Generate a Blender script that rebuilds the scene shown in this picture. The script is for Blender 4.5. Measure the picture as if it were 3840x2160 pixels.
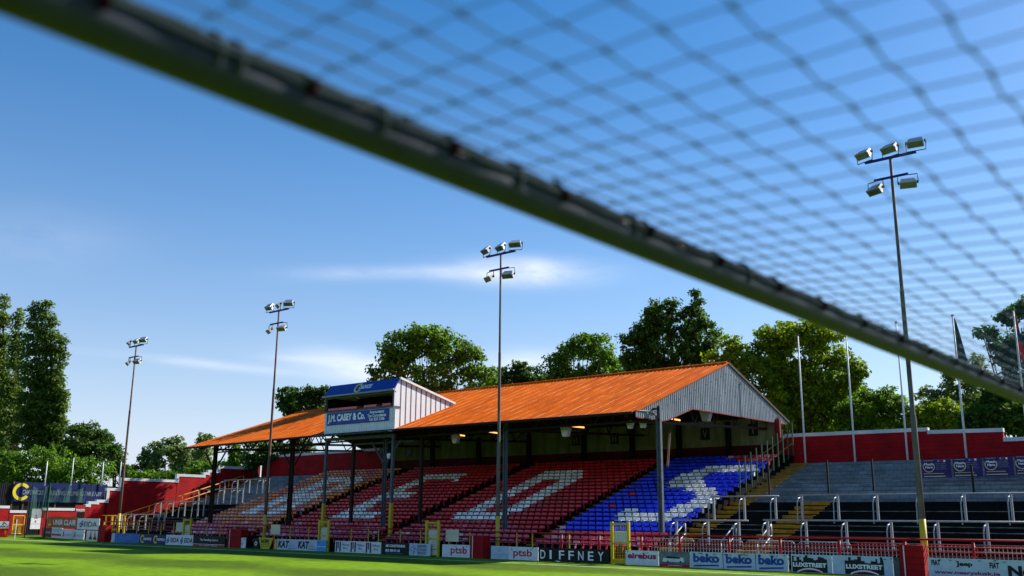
import bpy, math, random
import numpy as np
from mathutils import Vector, Matrix
random.seed(7); RNG = np.random.default_rng(7)
for o in list(bpy.data.objects): bpy.data.objects.remove(o)
SC = bpy.context.scene
COL = SC.collection

# ------------------------------------------------------------------ camera
FPX, PITCH, ROLL, YAW, CH = 3615.0, .23451, .00864, .69745, 1.9
_F = np.array([-math.sin(YAW)*math.cos(PITCH), math.cos(YAW)*math.cos(PITCH), math.sin(PITCH)])
_r = np.array([math.cos(YAW), math.sin(YAW), 0.]); _u = np.cross(_r, _F)
_R = _r*math.cos(ROLL)+_u*math.sin(ROLL); _U = -_r*math.sin(ROLL)+_u*math.cos(ROLL)
_C = np.array([0, 0, CH])
cd = bpy.data.cameras.new('Camera'); cam = bpy.data.objects.new('camera', cd); COL.objects.link(cam)
cd.sensor_width = 36; cd.lens = FPX/3840*36; cd.clip_start = .05; cd.clip_end = 3000
m = Matrix([[_R[i], _U[i], -_F[i], _C[i]] for i in range(3)]+[[0, 0, 0, 1]])
cam.matrix_world = m
cd.dof.use_dof = True; cd.dof.focus_distance = 46; cd.dof.aperture_fstop = 1.75
SC.camera = cam

# surveying helpers: where a sight line meets a real plane of the ground
def ray(x, y):
    d = _F*FPX+_R*(x-1920)-_U*(y-1080); return d/np.linalg.norm(d)
def AY(x, y, Y): d = ray(x, y); return _C+d*(Y-_C[1])/d[1]
def AX(x, y, X): d = ray(x, y); return _C+d*(X-_C[0])/d[0]
def AZ(x, y, Z=0.): d = ray(x, y); return _C+d*(Z-_C[2])/d[2]
def AD(x, y, D): d = ray(x, y); return _C+d*D/(d@_F)

# ------------------------------------------------------------------ light
SUN = Vector((.317, .754, .576)).normalized()
SUN_EL = math.asin(SUN.z); SUN_AZ = math.atan2(SUN.x, SUN.y)
sl = bpy.data.lights.new('Sun', 'SUN'); sl.energy = 4.6; sl.angle = math.radians(.5); sl.color = (1, .93, .82)
so = bpy.data.objects.new('sun', sl); COL.objects.link(so); so.location = (20, 40, 40)
so.rotation_mode = 'QUATERNION'; so.rotation_quaternion = SUN.to_track_quat('Z', 'Y')
W = bpy.data.worlds.new('World'); SC.world = W; W.use_nodes = True
nt = W.node_tree; N = nt.nodes; L = nt.links; N.clear()
out = N.new('ShaderNodeOutputWorld'); bg = N.new('ShaderNodeBackground'); sky = N.new('ShaderNodeTexSky')
sky.sky_type = 'NISHITA'; sky.sun_disc = False; sky.sun_elevation = SUN_EL; sky.sun_rotation = SUN_AZ
sky.air_density = 1.0; sky.dust_density = .5; sky.ozone_density = 2.2; sky.altitude = 60
tc = N.new('ShaderNodeTexCoord')
def M(op, a, b=None, c=None):
    n = N.new('ShaderNodeMath'); n.operation = op
    for i, v in enumerate((a, b, c)):
        if v is None: continue
        if isinstance(v, (int, float)): n.inputs[i].default_value = v
        else: L.new(v, n.inputs[i])
    return n.outputs[0]
def VD(v):
    n = N.new('ShaderNodeVectorMath'); n.operation = 'DOT_PRODUCT'
    L.new(tc.outputs['Generated'], n.inputs[0]); n.inputs[1].default_value = v; return n.outputs['Value']
nz = N.new('ShaderNodeTexNoise'); nz.inputs['Scale'].default_value = 7; nz.inputs['Detail'].default_value = 7
nz.inputs['Roughness'].default_value = .62
mp = N.new('ShaderNodeMapping'); mp.inputs['Scale'].default_value = (1, 1, 3.5)
L.new(tc.outputs['Generated'], mp.inputs[0]); L.new(mp.outputs[0], nz.inputs['Vector'])
tot = None
# wisps of cloud: centre, half width, half height (all as angles on the sky), tilt, strength
for cx, cy, wx, wy, ti, st in ((1960, 1020, 230, 44, -.02, 1.0), (1500, 1022, 330, 26, .05, .3), (1400, 1385, 260, 50, -.1, .75),
                               (780, 1366, 330, 16, -.06, .28), (1960, 1370, 200, 50, 0, .6), (1120, 1345, 90, 10, 0, .2), (120, 900, 260, 90, .1, .12)):
    d = Vector(ray(cx, cy)); t = Vector((0, 0, 1)).cross(d).normalized(); v = d.cross(t)
    t2 = -t*math.cos(ti)+v*math.sin(ti); v2 = v*math.cos(ti)+t*math.sin(ti)
    a = M('DIVIDE', VD(t2), wx/FPX); b = M('DIVIDE', VD(v2), wy/FPX)
    r2 = M('ADD', M('MULTIPLY', a, a), M('MULTIPLY', b, b))
    front = M('GREATER_THAN', VD(d), 0)
    g = M('MULTIPLY', M('EXPONENT', M('MULTIPLY', r2, -1)), front)
    g = M('MULTIPLY', g, st)
    tot = g if tot is None else M('ADD', tot, g)
nn = M('MULTIPLY_ADD', nz.outputs['Fac'], 2.6, -.55)
cm = N.new('ShaderNodeClamp'); L.new(M('MULTIPLY', tot, nn), cm.inputs[0])
hs = N.new('ShaderNodeHueSaturation'); hs.inputs['Saturation'].default_value = 1.5; L.new(sky.outputs[0], hs.inputs['Color'])
hz = N.new('ShaderNodeMix'); hz.data_type = 'RGBA'      # pale summer haze low on the sky
L.new(M('MULTIPLY', M('EXPONENT', M('MULTIPLY', M('ABSOLUTE', VD((0, 0, 1))), -5.5)), .9), hz.inputs[0]); L.new(hs.outputs[0], hz.inputs[6]); hz.inputs[7].default_value = (4.9, 5.15, 6.6, 1)
mx = N.new('ShaderNodeMix'); mx.data_type = 'RGBA'; L.new(cm.outputs[0], mx.inputs[0]); L.new(hz.outputs[2], mx.inputs[6])
mx.inputs[7].default_value = (7.6, 7.8, 8.4, 1)
L.new(mx.outputs[2], bg.inputs[0]); bg.inputs[1].default_value = .08; L.new(bg.outputs[0], out.inputs[0])
SC.view_settings.view_transform = 'Standard'; SC.view_settings.look = 'None'
SC.view_settings.exposure = .95; SC.view_settings.gamma = 1

# ------------------------------------------------------------------ materials
MAT = {}
def mat(name, col, rough=.7, metal=0, var=.18, scale=2.0, bump=0, bscale=30, col2=None, stretch=None, spec=.22, island=0, transl=0, emit=0):
    if name in MAT: return MAT[name]
    mt = bpy.data.materials.new(name); mt.use_nodes = True; n = mt.node_tree.nodes; l = mt.node_tree.links
    b = n['Principled BSDF']; b.inputs['Roughness'].default_value = rough; b.inputs['Metallic'].default_value = metal
    b.inputs['Specular IOR Level'].default_value = spec
    t = n.new('ShaderNodeTexCoord'); vec = t.outputs['Object']
    if stretch:
        mpp = n.new('ShaderNodeMapping'); mpp.inputs['Scale'].default_value = stretch; l.new(vec, mpp.inputs[0]); vec = mpp.outputs[0]
    z = n.new('ShaderNodeTexNoise'); z.inputs['Scale'].default_value = scale; z.inputs['Detail'].default_value = 6; l.new(vec, z.inputs['Vector'])
    z.inputs['Roughness'].default_value = .65
    r = n.new('ShaderNodeValToRGB'); l.new(z.outputs['Fac'], r.inputs[0])
    c2 = col2 or tuple(c*(1-var) for c in col); c1 = col if col2 else tuple(min(1, c*(1+var)) for c in col)
    r.color_ramp.elements[0].position = .32; r.color_ramp.elements[1].position = .68
    r.color_ramp.elements[0].color = (*c2, 1); r.color_ramp.elements[1].color = (*c1, 1)
    colo = r.outputs[0]
    if island:
        gm = n.new('ShaderNodeNewGeometry'); hv = n.new('ShaderNodeHueSaturation')
        mr = n.new('ShaderNodeMapRange'); l.new(gm.outputs['Random Per Island'], mr.inputs[0]); mr.inputs[3].default_value = 1-island; mr.inputs[4].default_value = 1+island
        l.new(mr.outputs[0], hv.inputs['Value']); l.new(colo, hv.inputs['Color']); colo = hv.outputs[0]
    l.new(colo, b.inputs['Base Color'])
    if bump:
        z2 = n.new('ShaderNodeTexNoise'); z2.inputs['Scale'].default_value = bscale; l.new(t.outputs['Object'], z2.inputs['Vector'])
        bp = n.new('ShaderNodeBump'); bp.inputs['Strength'].default_value = bump; bp.inputs['Distance'].default_value = .03
        l.new(z2.outputs['Fac'], bp.inputs['Height']); l.new(bp.outputs[0], b.inputs['Normal'])
    if transl:
        tr = n.new('ShaderNodeBsdfTranslucent'); ms = n.new('ShaderNodeMixShader'); ms.inputs[0].default_value = transl
        l.new(colo, tr.inputs[0]); l.new(b.outputs[0], ms.inputs[1]); l.new(tr.outputs[0], ms.inputs[2]); l.new(ms.outputs[0], n['Material Output'].inputs[0])
    if emit:
        b.inputs['Emission Color'].default_value = (*col, 1); b.inputs['Emission Strength'].default_value = emit
    MAT[name] = mt; return mt
def see_through(name, col, alpha, hole=None):
    mt = mat(name, col, .8); n = mt.node_tree.nodes; l = mt.node_tree.links
    tp = n.new('ShaderNodeBsdfTransparent'); ms = n.new('ShaderNodeMixShader'); ms.inputs[0].default_value = alpha
    l.new(tp.outputs[0], ms.inputs[1]); l.new(n['Principled BSDF'].outputs[0], ms.inputs[2]); l.new(ms.outputs[0], n['Material Output'].inputs[0]); return mt
def brick(name, c1, c2, mortar):
    mt = mat(name, c1, .8); n = mt.node_tree.nodes; l = mt.node_tree.links
    t = n.new('ShaderNodeTexCoord'); sp = n.new('ShaderNodeSeparateXYZ'); l.new(t.outputs['Object'], sp.inputs[0])
    ad = n.new('ShaderNodeMath'); ad.operation = 'ADD'; l.new(sp.outputs[0], ad.inputs[0]); l.new(sp.outputs[1], ad.inputs[1])
    cb = n.new('ShaderNodeCombineXYZ'); l.new(ad.outputs[0], cb.inputs[0]); l.new(sp.outputs[2], cb.inputs[1])
    bt = n.new('ShaderNodeTexBrick'); bt.inputs['Scale'].default_value = 1; bt.inputs['Brick Width'].default_value = .45; bt.inputs['Row Height'].default_value = .225
    bt.inputs['Mortar Size'].default_value = .012; bt.inputs['Color1'].default_value = (*c1, 1); bt.inputs['Color2'].default_value = (*c2, 1); bt.inputs['Mortar'].default_value = (*mortar, 1)
    l.new(cb.outputs[0], bt.inputs['Vector'])
    z = n.new('ShaderNodeTexNoise'); z.inputs['Scale'].default_value = 1.1; z.inputs['Detail'].default_value = 8; l.new(t.outputs['Object'], z.inputs['Vector'])
    mr = n.new('ShaderNodeMapRange'); l.new(z.outputs['Fac'], mr.inputs[0]); mr.inputs[1].default_value = .3; mr.inputs[2].default_value = .7; mr.inputs[3].default_value = .62; mr.inputs[4].default_value = 1.15
    hv = n.new('ShaderNodeHueSaturation'); l.new(mr.outputs[0], hv.inputs['Value']); l.new(bt.outputs['Color'], hv.inputs['Color'])
    l.new(hv.outputs[0], n['Principled BSDF'].inputs['Base Color'])
    bp = n.new('ShaderNodeBump'); bp.inputs['Strength'].default_value = .5; bp.inputs['Distance'].default_value = .02; bp.invert = True
    l.new(bt.outputs['Fac'], bp.inputs['Height']); l.new(bp.outputs[0], n['Principled BSDF'].inputs['Normal'])
    return mt
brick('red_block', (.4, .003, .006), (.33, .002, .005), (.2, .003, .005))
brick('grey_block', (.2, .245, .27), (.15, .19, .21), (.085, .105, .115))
brick('shaded_block', (.09, .004, .006), (.07, .004, .006), (.04, .003, .004))  # red block copied darker, with the shade under the roof in its colour
mat('white_paint', (.62, .64, .66), .6, col2=(.5, .52, .53), scale=1.2)
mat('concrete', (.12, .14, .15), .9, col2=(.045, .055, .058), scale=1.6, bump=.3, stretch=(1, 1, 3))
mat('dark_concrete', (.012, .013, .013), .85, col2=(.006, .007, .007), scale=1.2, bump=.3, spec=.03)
mat('pale_edge', (.25, .27, .24), .9, col2=(.06, .07, .06), scale=2.5)
mat('yellow_step', (.46, .24, .012), .75, col2=(.22, .11, .006), scale=2.2)
mat('yellow_paint', (.62, .5, .015), .5, col2=(.42, .32, .01), scale=3)
mat('orange_yellow_paint', (.75, .36, .02), .5, var=.12)
mat('red_paint', (.42, .006, .006), .5, col2=(.27, .004, .005), scale=2)
mat('dark_red_paint', (.16, .008, .01), .6, var=.3)
mat('steel', (.3, .32, .34), .5, .2, var=.2, scale=6)
mat('grey_paint', (.1, .13, .155), .6, col2=(.055, .075, .09), scale=3)
mat('rusty_pole', (.2, .1, .07), .8, col2=(.07, .045, .035), scale=2.2, stretch=(1, 1, .35))
mat('grey_pole', (.17, .15, .13), .75, col2=(.06, .055, .05), scale=2.2, stretch=(1, 1, .4))
mat('brown_steel', (.028, .014, .012), .7, var=.3)
mat('dark_interior', (.006, .006, .006), .9)  # near-black colour standing in for shade indoors and below the roof
mat('navy_steel', (.02, .02, .16), .5)
mat('lamp_housing', (.5, .5, .5), .4, .3, var=.1)
mat('lamp_glass', (.1, .11, .08), .12, 0, var=.4, spec=.9)
mat('black', (.008, .008, .009), .6)
mat('white', (.76, .78, .8), .5, var=.05, col2=(.58, .6, .61), scale=2.6)
mat('blue_white', (.52, .62, .72), .5, var=.06, col2=(.38, .47, .56), scale=2.6)
mat('ink_black', (.01, .01, .014), .5)
mat('ink_blue', (.015, .07, .3), .5)
mat('ink_navy', (.01, .012, .12), .5)
mat('ink_purple', (.045, .01, .05), .5)
mat('ink_red', (.45, .012, .04), .5)
mat('ink_magenta', (.3, .01, .1), .5)
mat('ink_orange', (.65, .13, .02), .5)
mat('ink_yellow', (.7, .55, .02), .5)
mat('ink_white', (.85, .88, .88), .5)
mat('ink_grey', (.25, .32, .36), .5)
mat('sign_blue', (.008, .045, .3), .4, var=.1)
mat('banner_blue', (.006, .012, .09), .5, var=.2)
mat('sky_blue', (.06, .3, .62), .5, var=.1)
mat('deep_blue', (.01, .07, .3), .5, col2=(.02, .18, .5), scale=1.5)
mat('gold', (.45, .36, .2), .4, .3)
mat('cladding_white', (.66, .67, .7), .5, var=.05)
mat('cladding_groove', (.1, .1, .12), .7)
mat('cream_sheet', (.3, .31, .16), .7, col2=(.13, .14, .06), scale=1.4, stretch=(2, 1, .4))
mat('galvanised', (.36, .4, .42), .6, .1, col2=(.2, .22, .235), scale=1.1, stretch=(1, 1.6, .5))
mat('turf_edge', (.03, .07, .008), .9)
mat('green_paint', (.015, .07, .03), .6)
mat('flag_green', (.008, .05, .04), .7)
mat('flag_red', (.65, .02, .015), .7)
mat('bar_shade_paint', (.024, .038, .068), .5, col2=(.014, .022, .04), scale=9, spec=.35)  # pale goal frame coloured near-black, its shade put into the paint
mat('twine', (.11, .15, .24), .9, var=.2)
mat('clip_red', (.018, .001, .006), .9, spec=.02)
mat('tape', (.035, .045, .05), 1, spec=0)  # rope along the bar darkened in its colour to look unlit
mat('bark', (.06, .045, .03), .9, var=.3)
see_through('stop_net', (.02, .07, .06), .62)
for c, v in dict(o=(.75, .2, .012), w=(.85, .86, .87), r=(.55, .006, .01), p=(.6, .06, .1), b=(.006, .035, .75), s=(.65, .3, .35)).items():
    mat('seat_'+c, v, .38, var=.22, scale=1.4, island=.28, spec=.55)
def roofmat():
    mt = mat('orange_roof', (.68, .125, .002), .7, 0, col2=(.4, .065, .002), scale=1.3, stretch=(1.5, .3, .3), spec=.04)
    n = mt.node_tree.nodes; l = mt.node_tree.links; b = n['Principled BSDF']
    t = n.new('ShaderNodeTexCoord'); mp = n.new('ShaderNodeMapping'); mp.inputs['Scale'].default_value = (6, .45, .45); l.new(t.outputs['Object'], mp.inputs[0])
    z = n.new('ShaderNodeTexNoise'); z.inputs['Scale'].default_value = 2.2; z.inputs['Detail'].default_value = 9; z.inputs['Roughness'].default_value = .75; l.new(mp.outputs[0], z.inputs['Vector'])
    r = n.new('ShaderNodeValToRGB'); r.color_ramp.elements[0].position = .6; r.color_ramp.elements[1].position = .7
    r.color_ramp.elements[1].color = (.55, .55, .55, 1)
    sp = n.new('ShaderNodeSeparateXYZ'); l.new(t.outputs['Object'], sp.inputs[0])
    def mm(op, a, b=None):
        q = n.new('ShaderNodeMath'); q.operation = op
        for i, v in enumerate((a, b)):
            if v is None: continue
            if isinstance(v, (int, float)): q.inputs[i].default_value = v
            else: l.new(v, q.inputs[i])
        return q.outputs[0]
    seam = mm('MULTIPLY', mm('LESS_THAN', mm('FRACT', mm('MULTIPLY', sp.outputs[0], 1/.81)), .11), .13)
    l.new(mm('ADD', z.outputs['Fac'], seam), r.inputs[0])
    mx = n.new('ShaderNodeMix'); mx.data_type = 'RGBA'; l.new(r.outputs[0], mx.inputs[0]); mx.inputs[7].default_value = (.85, .36, .12, 1)
    src = b.inputs['Base Color'].links[0].from_socket; l.new(src, mx.inputs[6]); l.new(mx.outputs[2], b.inputs['Base Color'])
roofmat()

# ------------------------------------------------------------------ mesh helpers
OFF = {}
class B:
    def __init__(s): s.v = []; s.f = []
    def add(s, v, f):
        n = len(s.v); s.v += [tuple(float(c) for c in p) for p in v]; s.f += [tuple(i+n for i in q) for q in f]; return s
    def box(s, x0, x1, y0, y1, z0, z1):
        return s.add([(x, y, z) for x in (x0, x1) for y in (y0, y1) for z in (z0, z1)],
                     [(0, 1, 3, 2), (4, 6, 7, 5), (0, 4, 5, 1), (2, 3, 7, 6), (0, 2, 6, 4), (1, 5, 7, 3)])
    def bar(s, p, q, w, h=None):
        h = h or w; p = Vector(p); q = Vector(q); d = (q-p).normalized()
        a = d.cross(Vector((0, 0, 1)));  a = a.normalized() if a.length > .01 else Vector((1, 0, 0)); b = a.cross(d)
        vs = [c+a*i*w/2+b*j*h/2 for c in (p, q) for i, j in ((-1, -1), (1, -1), (1, 1), (-1, 1))]
        return s.add(vs, [(0, 3, 2, 1), (4, 5, 6, 7), (0, 1, 5, 4), (1, 2, 6, 5), (2, 3, 7, 6), (3, 0, 4, 7)])
    def tube(s, pts, r, n=8, cap=True):
        pts = [Vector(p) for p in pts]; rs = r if isinstance(r, (list, tuple)) else [r]*len(pts); k = len(s.v); a = None
        for i, p in enumerate(pts):
            d = (pts[min(i+1, len(pts)-1)]-pts[max(i-1, 0)]).normalized()
            if a is None:
                a = d.cross(Vector((0, 0, 1))); a = a.normalized() if a.length > .05 else Vector((1, 0, 0))
            a = (a-d*a.dot(d)).normalized(); b = d.cross(a)
            for j in range(n):
                t = 2*math.pi*j/n; s.v.append(tuple(p+a*math.cos(t)*rs[i]+b*math.sin(t)*rs[i]))
        for i in range(len(pts)-1):
            for j in range(n):
                s.f.append((k+i*n+j, k+i*n+(j+1) % n, k+(i+1)*n+(j+1) % n, k+(i+1)*n+j))
        if cap: s.f.append(tuple(k+j for j in range(n))[::-1]); s.f.append(tuple(k+(len(pts)-1)*n+j for j in range(n)))
        return s
    def prism(s, poly, d):
        n = len(poly); d = Vector(d); return s.add([Vector(p) for p in poly]+[Vector(p)+d for p in poly],
            [tuple(range(n))[::-1], tuple(range(n, 2*n))]+[(i, (i+1) % n, (i+1) % n+n, i+n) for i in range(n)])
    def build(s, name, m, parent=None, smooth=False, label=None):
        off = OFF.get(parent.name, Vector((0, 0, 0))) if parent else Vector((0, 0, 0))
        me = bpy.data.meshes.new(name); v = np.array(s.v, dtype=np.float64)-np.array(off)
        me.from_pydata([tuple(p) for p in v], [], s.f); me.materials.append(MAT[m] if isinstance(m, str) else m)
        if smooth: me.polygons.foreach_set('use_smooth', [True]*len(me.polygons))
        o = bpy.data.objects.new(name, me); COL.objects.link(o)
        if parent: o.parent = parent; OFF[o.name] = off
        if label: o['label'] = label
        return o
def tag(o, label, cat, group=None, kind=None):
    o['label'] = label; o['category'] = cat
    if group: o['group'] = group
    if kind: o['kind'] = kind
    return o
def thing(name, label, cat, loc=(0, 0, 0), group=None):
    o = bpy.data.objects.new(name, None); COL.objects.link(o); o.location = loc; o.empty_display_size = .2
    OFF[o.name] = Vector(loc); return tag(o, label, cat, group)
def struct(name, b, m, smooth=False): o = b.build(name, m, smooth=smooth); o['kind'] = 'structure'; return o
def kids(o): return [c for c in bpy.data.objects if c.parent is o]
def copy_tree(o, loc, label, parent=None):
    c = o.copy(); COL.objects.link(c); c.parent = parent
    if parent is None: c.location = loc; c['label'] = label
    for ch in list(kids(o)): copy_tree(ch, None, None, c)
    return c

# lettering: a flat cut-out glyph mesh laid on its panel (o = lower left corner, U and V = the edges of the box it fills)
def text_uv(s, bold=0., shear=0.):
    cu = bpy.data.curves.new('t', 'FONT'); cu.body = s; cu.offset = bold; cu.shear = shear; cu.resolution_u = 3; cu.space_line = .9; cu.align_x = 'CENTER'
    ob = bpy.data.objects.new('t', cu); COL.objects.link(ob); dg = bpy.context.evaluated_depsgraph_get(); dg.update()
    me = bpy.data.meshes.new_from_object(ob.evaluated_get(dg)); v = np.array([x.co[:] for x in me.vertices]); f = [tuple(p.vertices) for p in me.polygons]
    bpy.data.objects.remove(ob); bpy.data.curves.remove(cu); bpy.data.meshes.remove(me)
    lo = v.min(0); hi = v.max(0); return [((p[0]-lo[0])/(hi[0]-lo[0]), (p[1]-lo[1])/(hi[1]-lo[1])) for p in v], f
class Face:
    """a rectangle on a real surface; things are drawn on it in its own 0..1 coordinates"""
    def __init__(s, o, U, V, parent): s.o = Vector(o); s.U = Vector(U); s.V = Vector(V); s.n = s.U.cross(s.V).normalized(); s.p = parent
    def pt(s, u, v, h): return s.o+s.U*u+s.V*v+s.n*h
    def text(s, t, u0, u1, v0, v1, m, bold=.02, shear=0, h=.008, name='lettering'):
        uv, f = text_uv(t, bold, shear); b = B(); b.add([s.pt(u0+u*(u1-u0), v0+v*(v1-v0), h) for u, v in uv], f); return b.build(name, m, s.p)
    def poly(s, polys, m, h=.005, name='emblem'):
        b = B()
        for p in polys: b.add([s.pt(u, v, h) for u, v in p], [tuple(range(len(p)))])
        return b.build(name, m, s.p)
    def rect(s, u0, u1, v0, v1, m, h=.005, name='stripe'): return s.poly([[(u0, v0), (u1, v0), (u1, v1), (u0, v1)]], m, h, name)
    def arc(s, cu, cv, r, w, a0, a1, m, h=.005, asp=None, name='emblem', n=20):
        asp = asp or s.V.length/s.U.length; P = []
        for i in range(n):
            t0 = math.radians(a0+(a1-a0)*i/n); t1 = math.radians(a0+(a1-a0)*(i+1)/n)
            P.append([(cu+r*asp*math.cos(t0), cv+r*math.sin(t0)), (cu+r*asp*math.cos(t1), cv+r*math.sin(t1)),
                      (cu+(r-w)*asp*math.cos(t1), cv+(r-w)*math.sin(t1)), (cu+(r-w)*asp*math.cos(t0), cv+(r-w)*math.sin(t0))])
        return s.poly(P, m, h, name)

# ------------------------------------------------------------------ ground
struct('ground', B().add([(-900, -500, -.06), (500, -500, -.06), (500, 900, -.06), (-900, 900, -.06)], [(0, 1, 2, 3)]), 'turf_edge')
def turf():
    mt = mat('turf', (.112, .205, .001), .95, var=.2, spec=.1); n = mt.node_tree.nodes; l = mt.node_tree.links
    t = n.new('ShaderNodeTexCoord'); sp = n.new('ShaderNodeSeparateXYZ'); l.new(t.outputs['Object'], sp.inputs[0])
    def mm(op, a, b=None):
        q = n.new('ShaderNodeMath'); q.operation = op
        for i, v in enumerate((a, b)):
            if v is None: continue
            if isinstance(v, (int, float)): q.inputs[i].default_value = v
            else: l.new(v, q.inputs[i])
        return q.outputs[0]
    wob = n.new('ShaderNodeTexNoise'); wob.inputs['Scale'].default_value = .35; l.new(t.outputs['Object'], wob.inputs['Vector'])
    yy = mm('ADD', sp.outputs[1], mm('MULTIPLY', wob.outputs['Fac'], .5)); xx = mm('ADD', sp.outputs[0], mm('MULTIPLY', wob.outputs['Fac'], .5))
    sy = mm('SMOOTH_MAX', mm('SINE', mm('MULTIPLY', yy, math.pi/4.2)), -2); sx = mm('SINE', mm('MULTIPLY', xx, math.pi/5.5))
    k = mm('ADD', mm('MULTIPLY', sy, 3), mm('MULTIPLY', sx, 1.6))
    r = n.new('ShaderNodeMapRange'); l.new(k, r.inputs[0]); r.inputs[1].default_value = -2; r.inputs[2].default_value = 2; r.inputs[3].default_value = .55; r.inputs[4].default_value = 1.15
    nz = n.new('ShaderNodeTexNoise'); nz.inputs['Scale'].default_value = 2; nz.inputs['Detail'].default_value = 12; nz.inputs['Roughness'].default_value = .8; l.new(t.outputs['Object'], nz.inputs['Vector'])
    v = mm('MULTIPLY', r.outputs[0], mm('ADD', .55, mm('MULTIPLY', nz.outputs['Fac'], .9)))
    h = n.new('ShaderNodeHueSaturation'); l.new(v, h.inputs['Value']); b = n['Principled BSDF']
    src = b.inputs['Base Color'].links[0].from_socket; l.new(src, h.inputs['Color']); l.new(h.outputs[0], b.inputs['Base Color'])
turf()
struct('pitch', B().add([(-92, -36, 0), (8, -36, 0), (8, 39.5, 0), (-92, 46, 0)], [(0, 1, 2, 3)]), 'turf')
lines = B()
lines.box(-86, 2, 33.45, 33.57, .0, .004)
lines.box(-85.9, -85.78, -30, 33.45, .0, .004)
struct('pitch_lines', lines, 'white')
struct('path', B().box(-64, 4, 36.1, 38.35, .004, .012), 'dark_concrete')

# ------------------------------------------------------------------ goal in front of the lens
BX, BZ = -1.212, 2.56
goal = thing('football_goal', 'large goal with pale round crossbar and net close above the camera', 'goal', (BX, 3.5, 0))
B().tube([(BX, -.3+i*.4, BZ) for i in range(20)], .04, 24).build('crossbar', 'bar_shade_paint', goal, True)
for y in (-.3, 7.3): B().tube([(BX, y, 0), (BX, y, BZ)], .04, 20).build('post', 'bar_shade_paint', goal, True)
for y in (-.3, 7.3): B().tube([(BX, y, BZ), (.75, y, BZ-.02), (1.2, y, .03)], .02, 8).build('side_frame', 'bar_shade_paint', goal, True)
B().tube([(1.2, -.3, .03), (1.2, 7.3, .03)], .02, 8).build('ground_bar', 'bar_shade_paint', goal, True)
# rope and bunched net along the top back of the bar
rp = B()
for k in range(3):
    rp.tube([(BX+.026+.009*k+.0015*math.sin(y*23+k*2), y, BZ+.032-.011*k+.002*math.sin(y*31+k)) for y in np.arange(-.3, 7.31, .03)], .005, 5)
rp.build('net_rope', 'tape', goal, True)
for px in ((330, 30), (1105, 335), (1640, 555), (2055, 730), (2380, 870), (2645, 985), (2870, 1075), (3040, 1150), (3195, 1215), (3335, 1270), (3445, 1320), (3545, 1360), (3640, 1400), (3720, 1430), (3790, 1458)):
    q = AX(px[0], px[1], BX+.0); y = q[1]
    c = B(); c.tube([(BX+.044*math.cos(a)*1.0, y, BZ+.044*math.sin(a)) for a in np.radians(np.arange(-5, 75, 10))], .008, 6)
    c.tube([(BX+.035, y, BZ+.02), (BX+.055, y, BZ+.012)], .009, 6); c.build('net_clip', 'clip_red', goal, True)
for px in ((770, 175), (850, 215), (1385, 405), (1895, 640), (2760, 1010), (2330, 830)):
    y = AX(px[0], px[1], BX)[1]; B().tube([(BX+.01, y-.006, BZ+.012), (BX+.01, y+.006, BZ+.012)], .038, 16).build('tape_band', 'tape', goal, True)
net = B(); xs = [BX+.03]
while xs[-1] < .72: xs.append(xs[-1]+min(.105, .05+max(0, xs[-1]+1.15)*.11))
ys = [-.3+.1055*i for i in range(73)]
def nzt(x, y): return BZ+.02-.035*math.sin((x-BX)/2*math.pi)+.012*math.sin(y*1.7+x*2)
for i, x in enumerate(xs):          # strands that run along the bar, kinked at every knot
    P = []
    for j, y in enumerate(ys):
        kx = .005*(1 if j % 2 else -1); P += [(x+kx, y-.02, nzt(x, y)), (x-kx*.2, y+.02, nzt(x, y))]
    net.tube(P, .0023, 4, False)
for y in ys:
    P = [(x, y+.003*(1 if i % 2 else -1)+.015*math.sin(x*3), nzt(x, y)) for i, x in enumerate(xs)]
    net.tube(P, .0017, 4, False)
for x in xs:
    for j, y in enumerate(ys): net.tube([(x-.003, y-.011, nzt(x, y)), (x+.003, y+.011, nzt(x, y))], .0031, 4)
for i in range(0, 73):              # back net
    y = ys[i]; net.tube([(.75, y, BZ-.02), (1.0, y, 1.2), (1.18, y, .05)], .0025, 3, False)
for k in range(24):
    t = k/24; net.tube([(.75+.43*t, -.3, BZ-.02-2.5*t), (.75+.43*t, 7.3, BZ-.02-2.5*t)], .0025, 3, False)
for y in (-.3, 7.3):
    for k in range(22): x = BX+.09*k+.05; net.tube([(x, y, .03), (x, y, BZ)], .0025, 3, False)
    for k in range(24): net.tube([(BX, y, .1*k+.05), (.8+.4*(1-k/24), y, .1*k+.05)], .0025, 3, False)
net.build('net', 'twine', goal)

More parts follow.
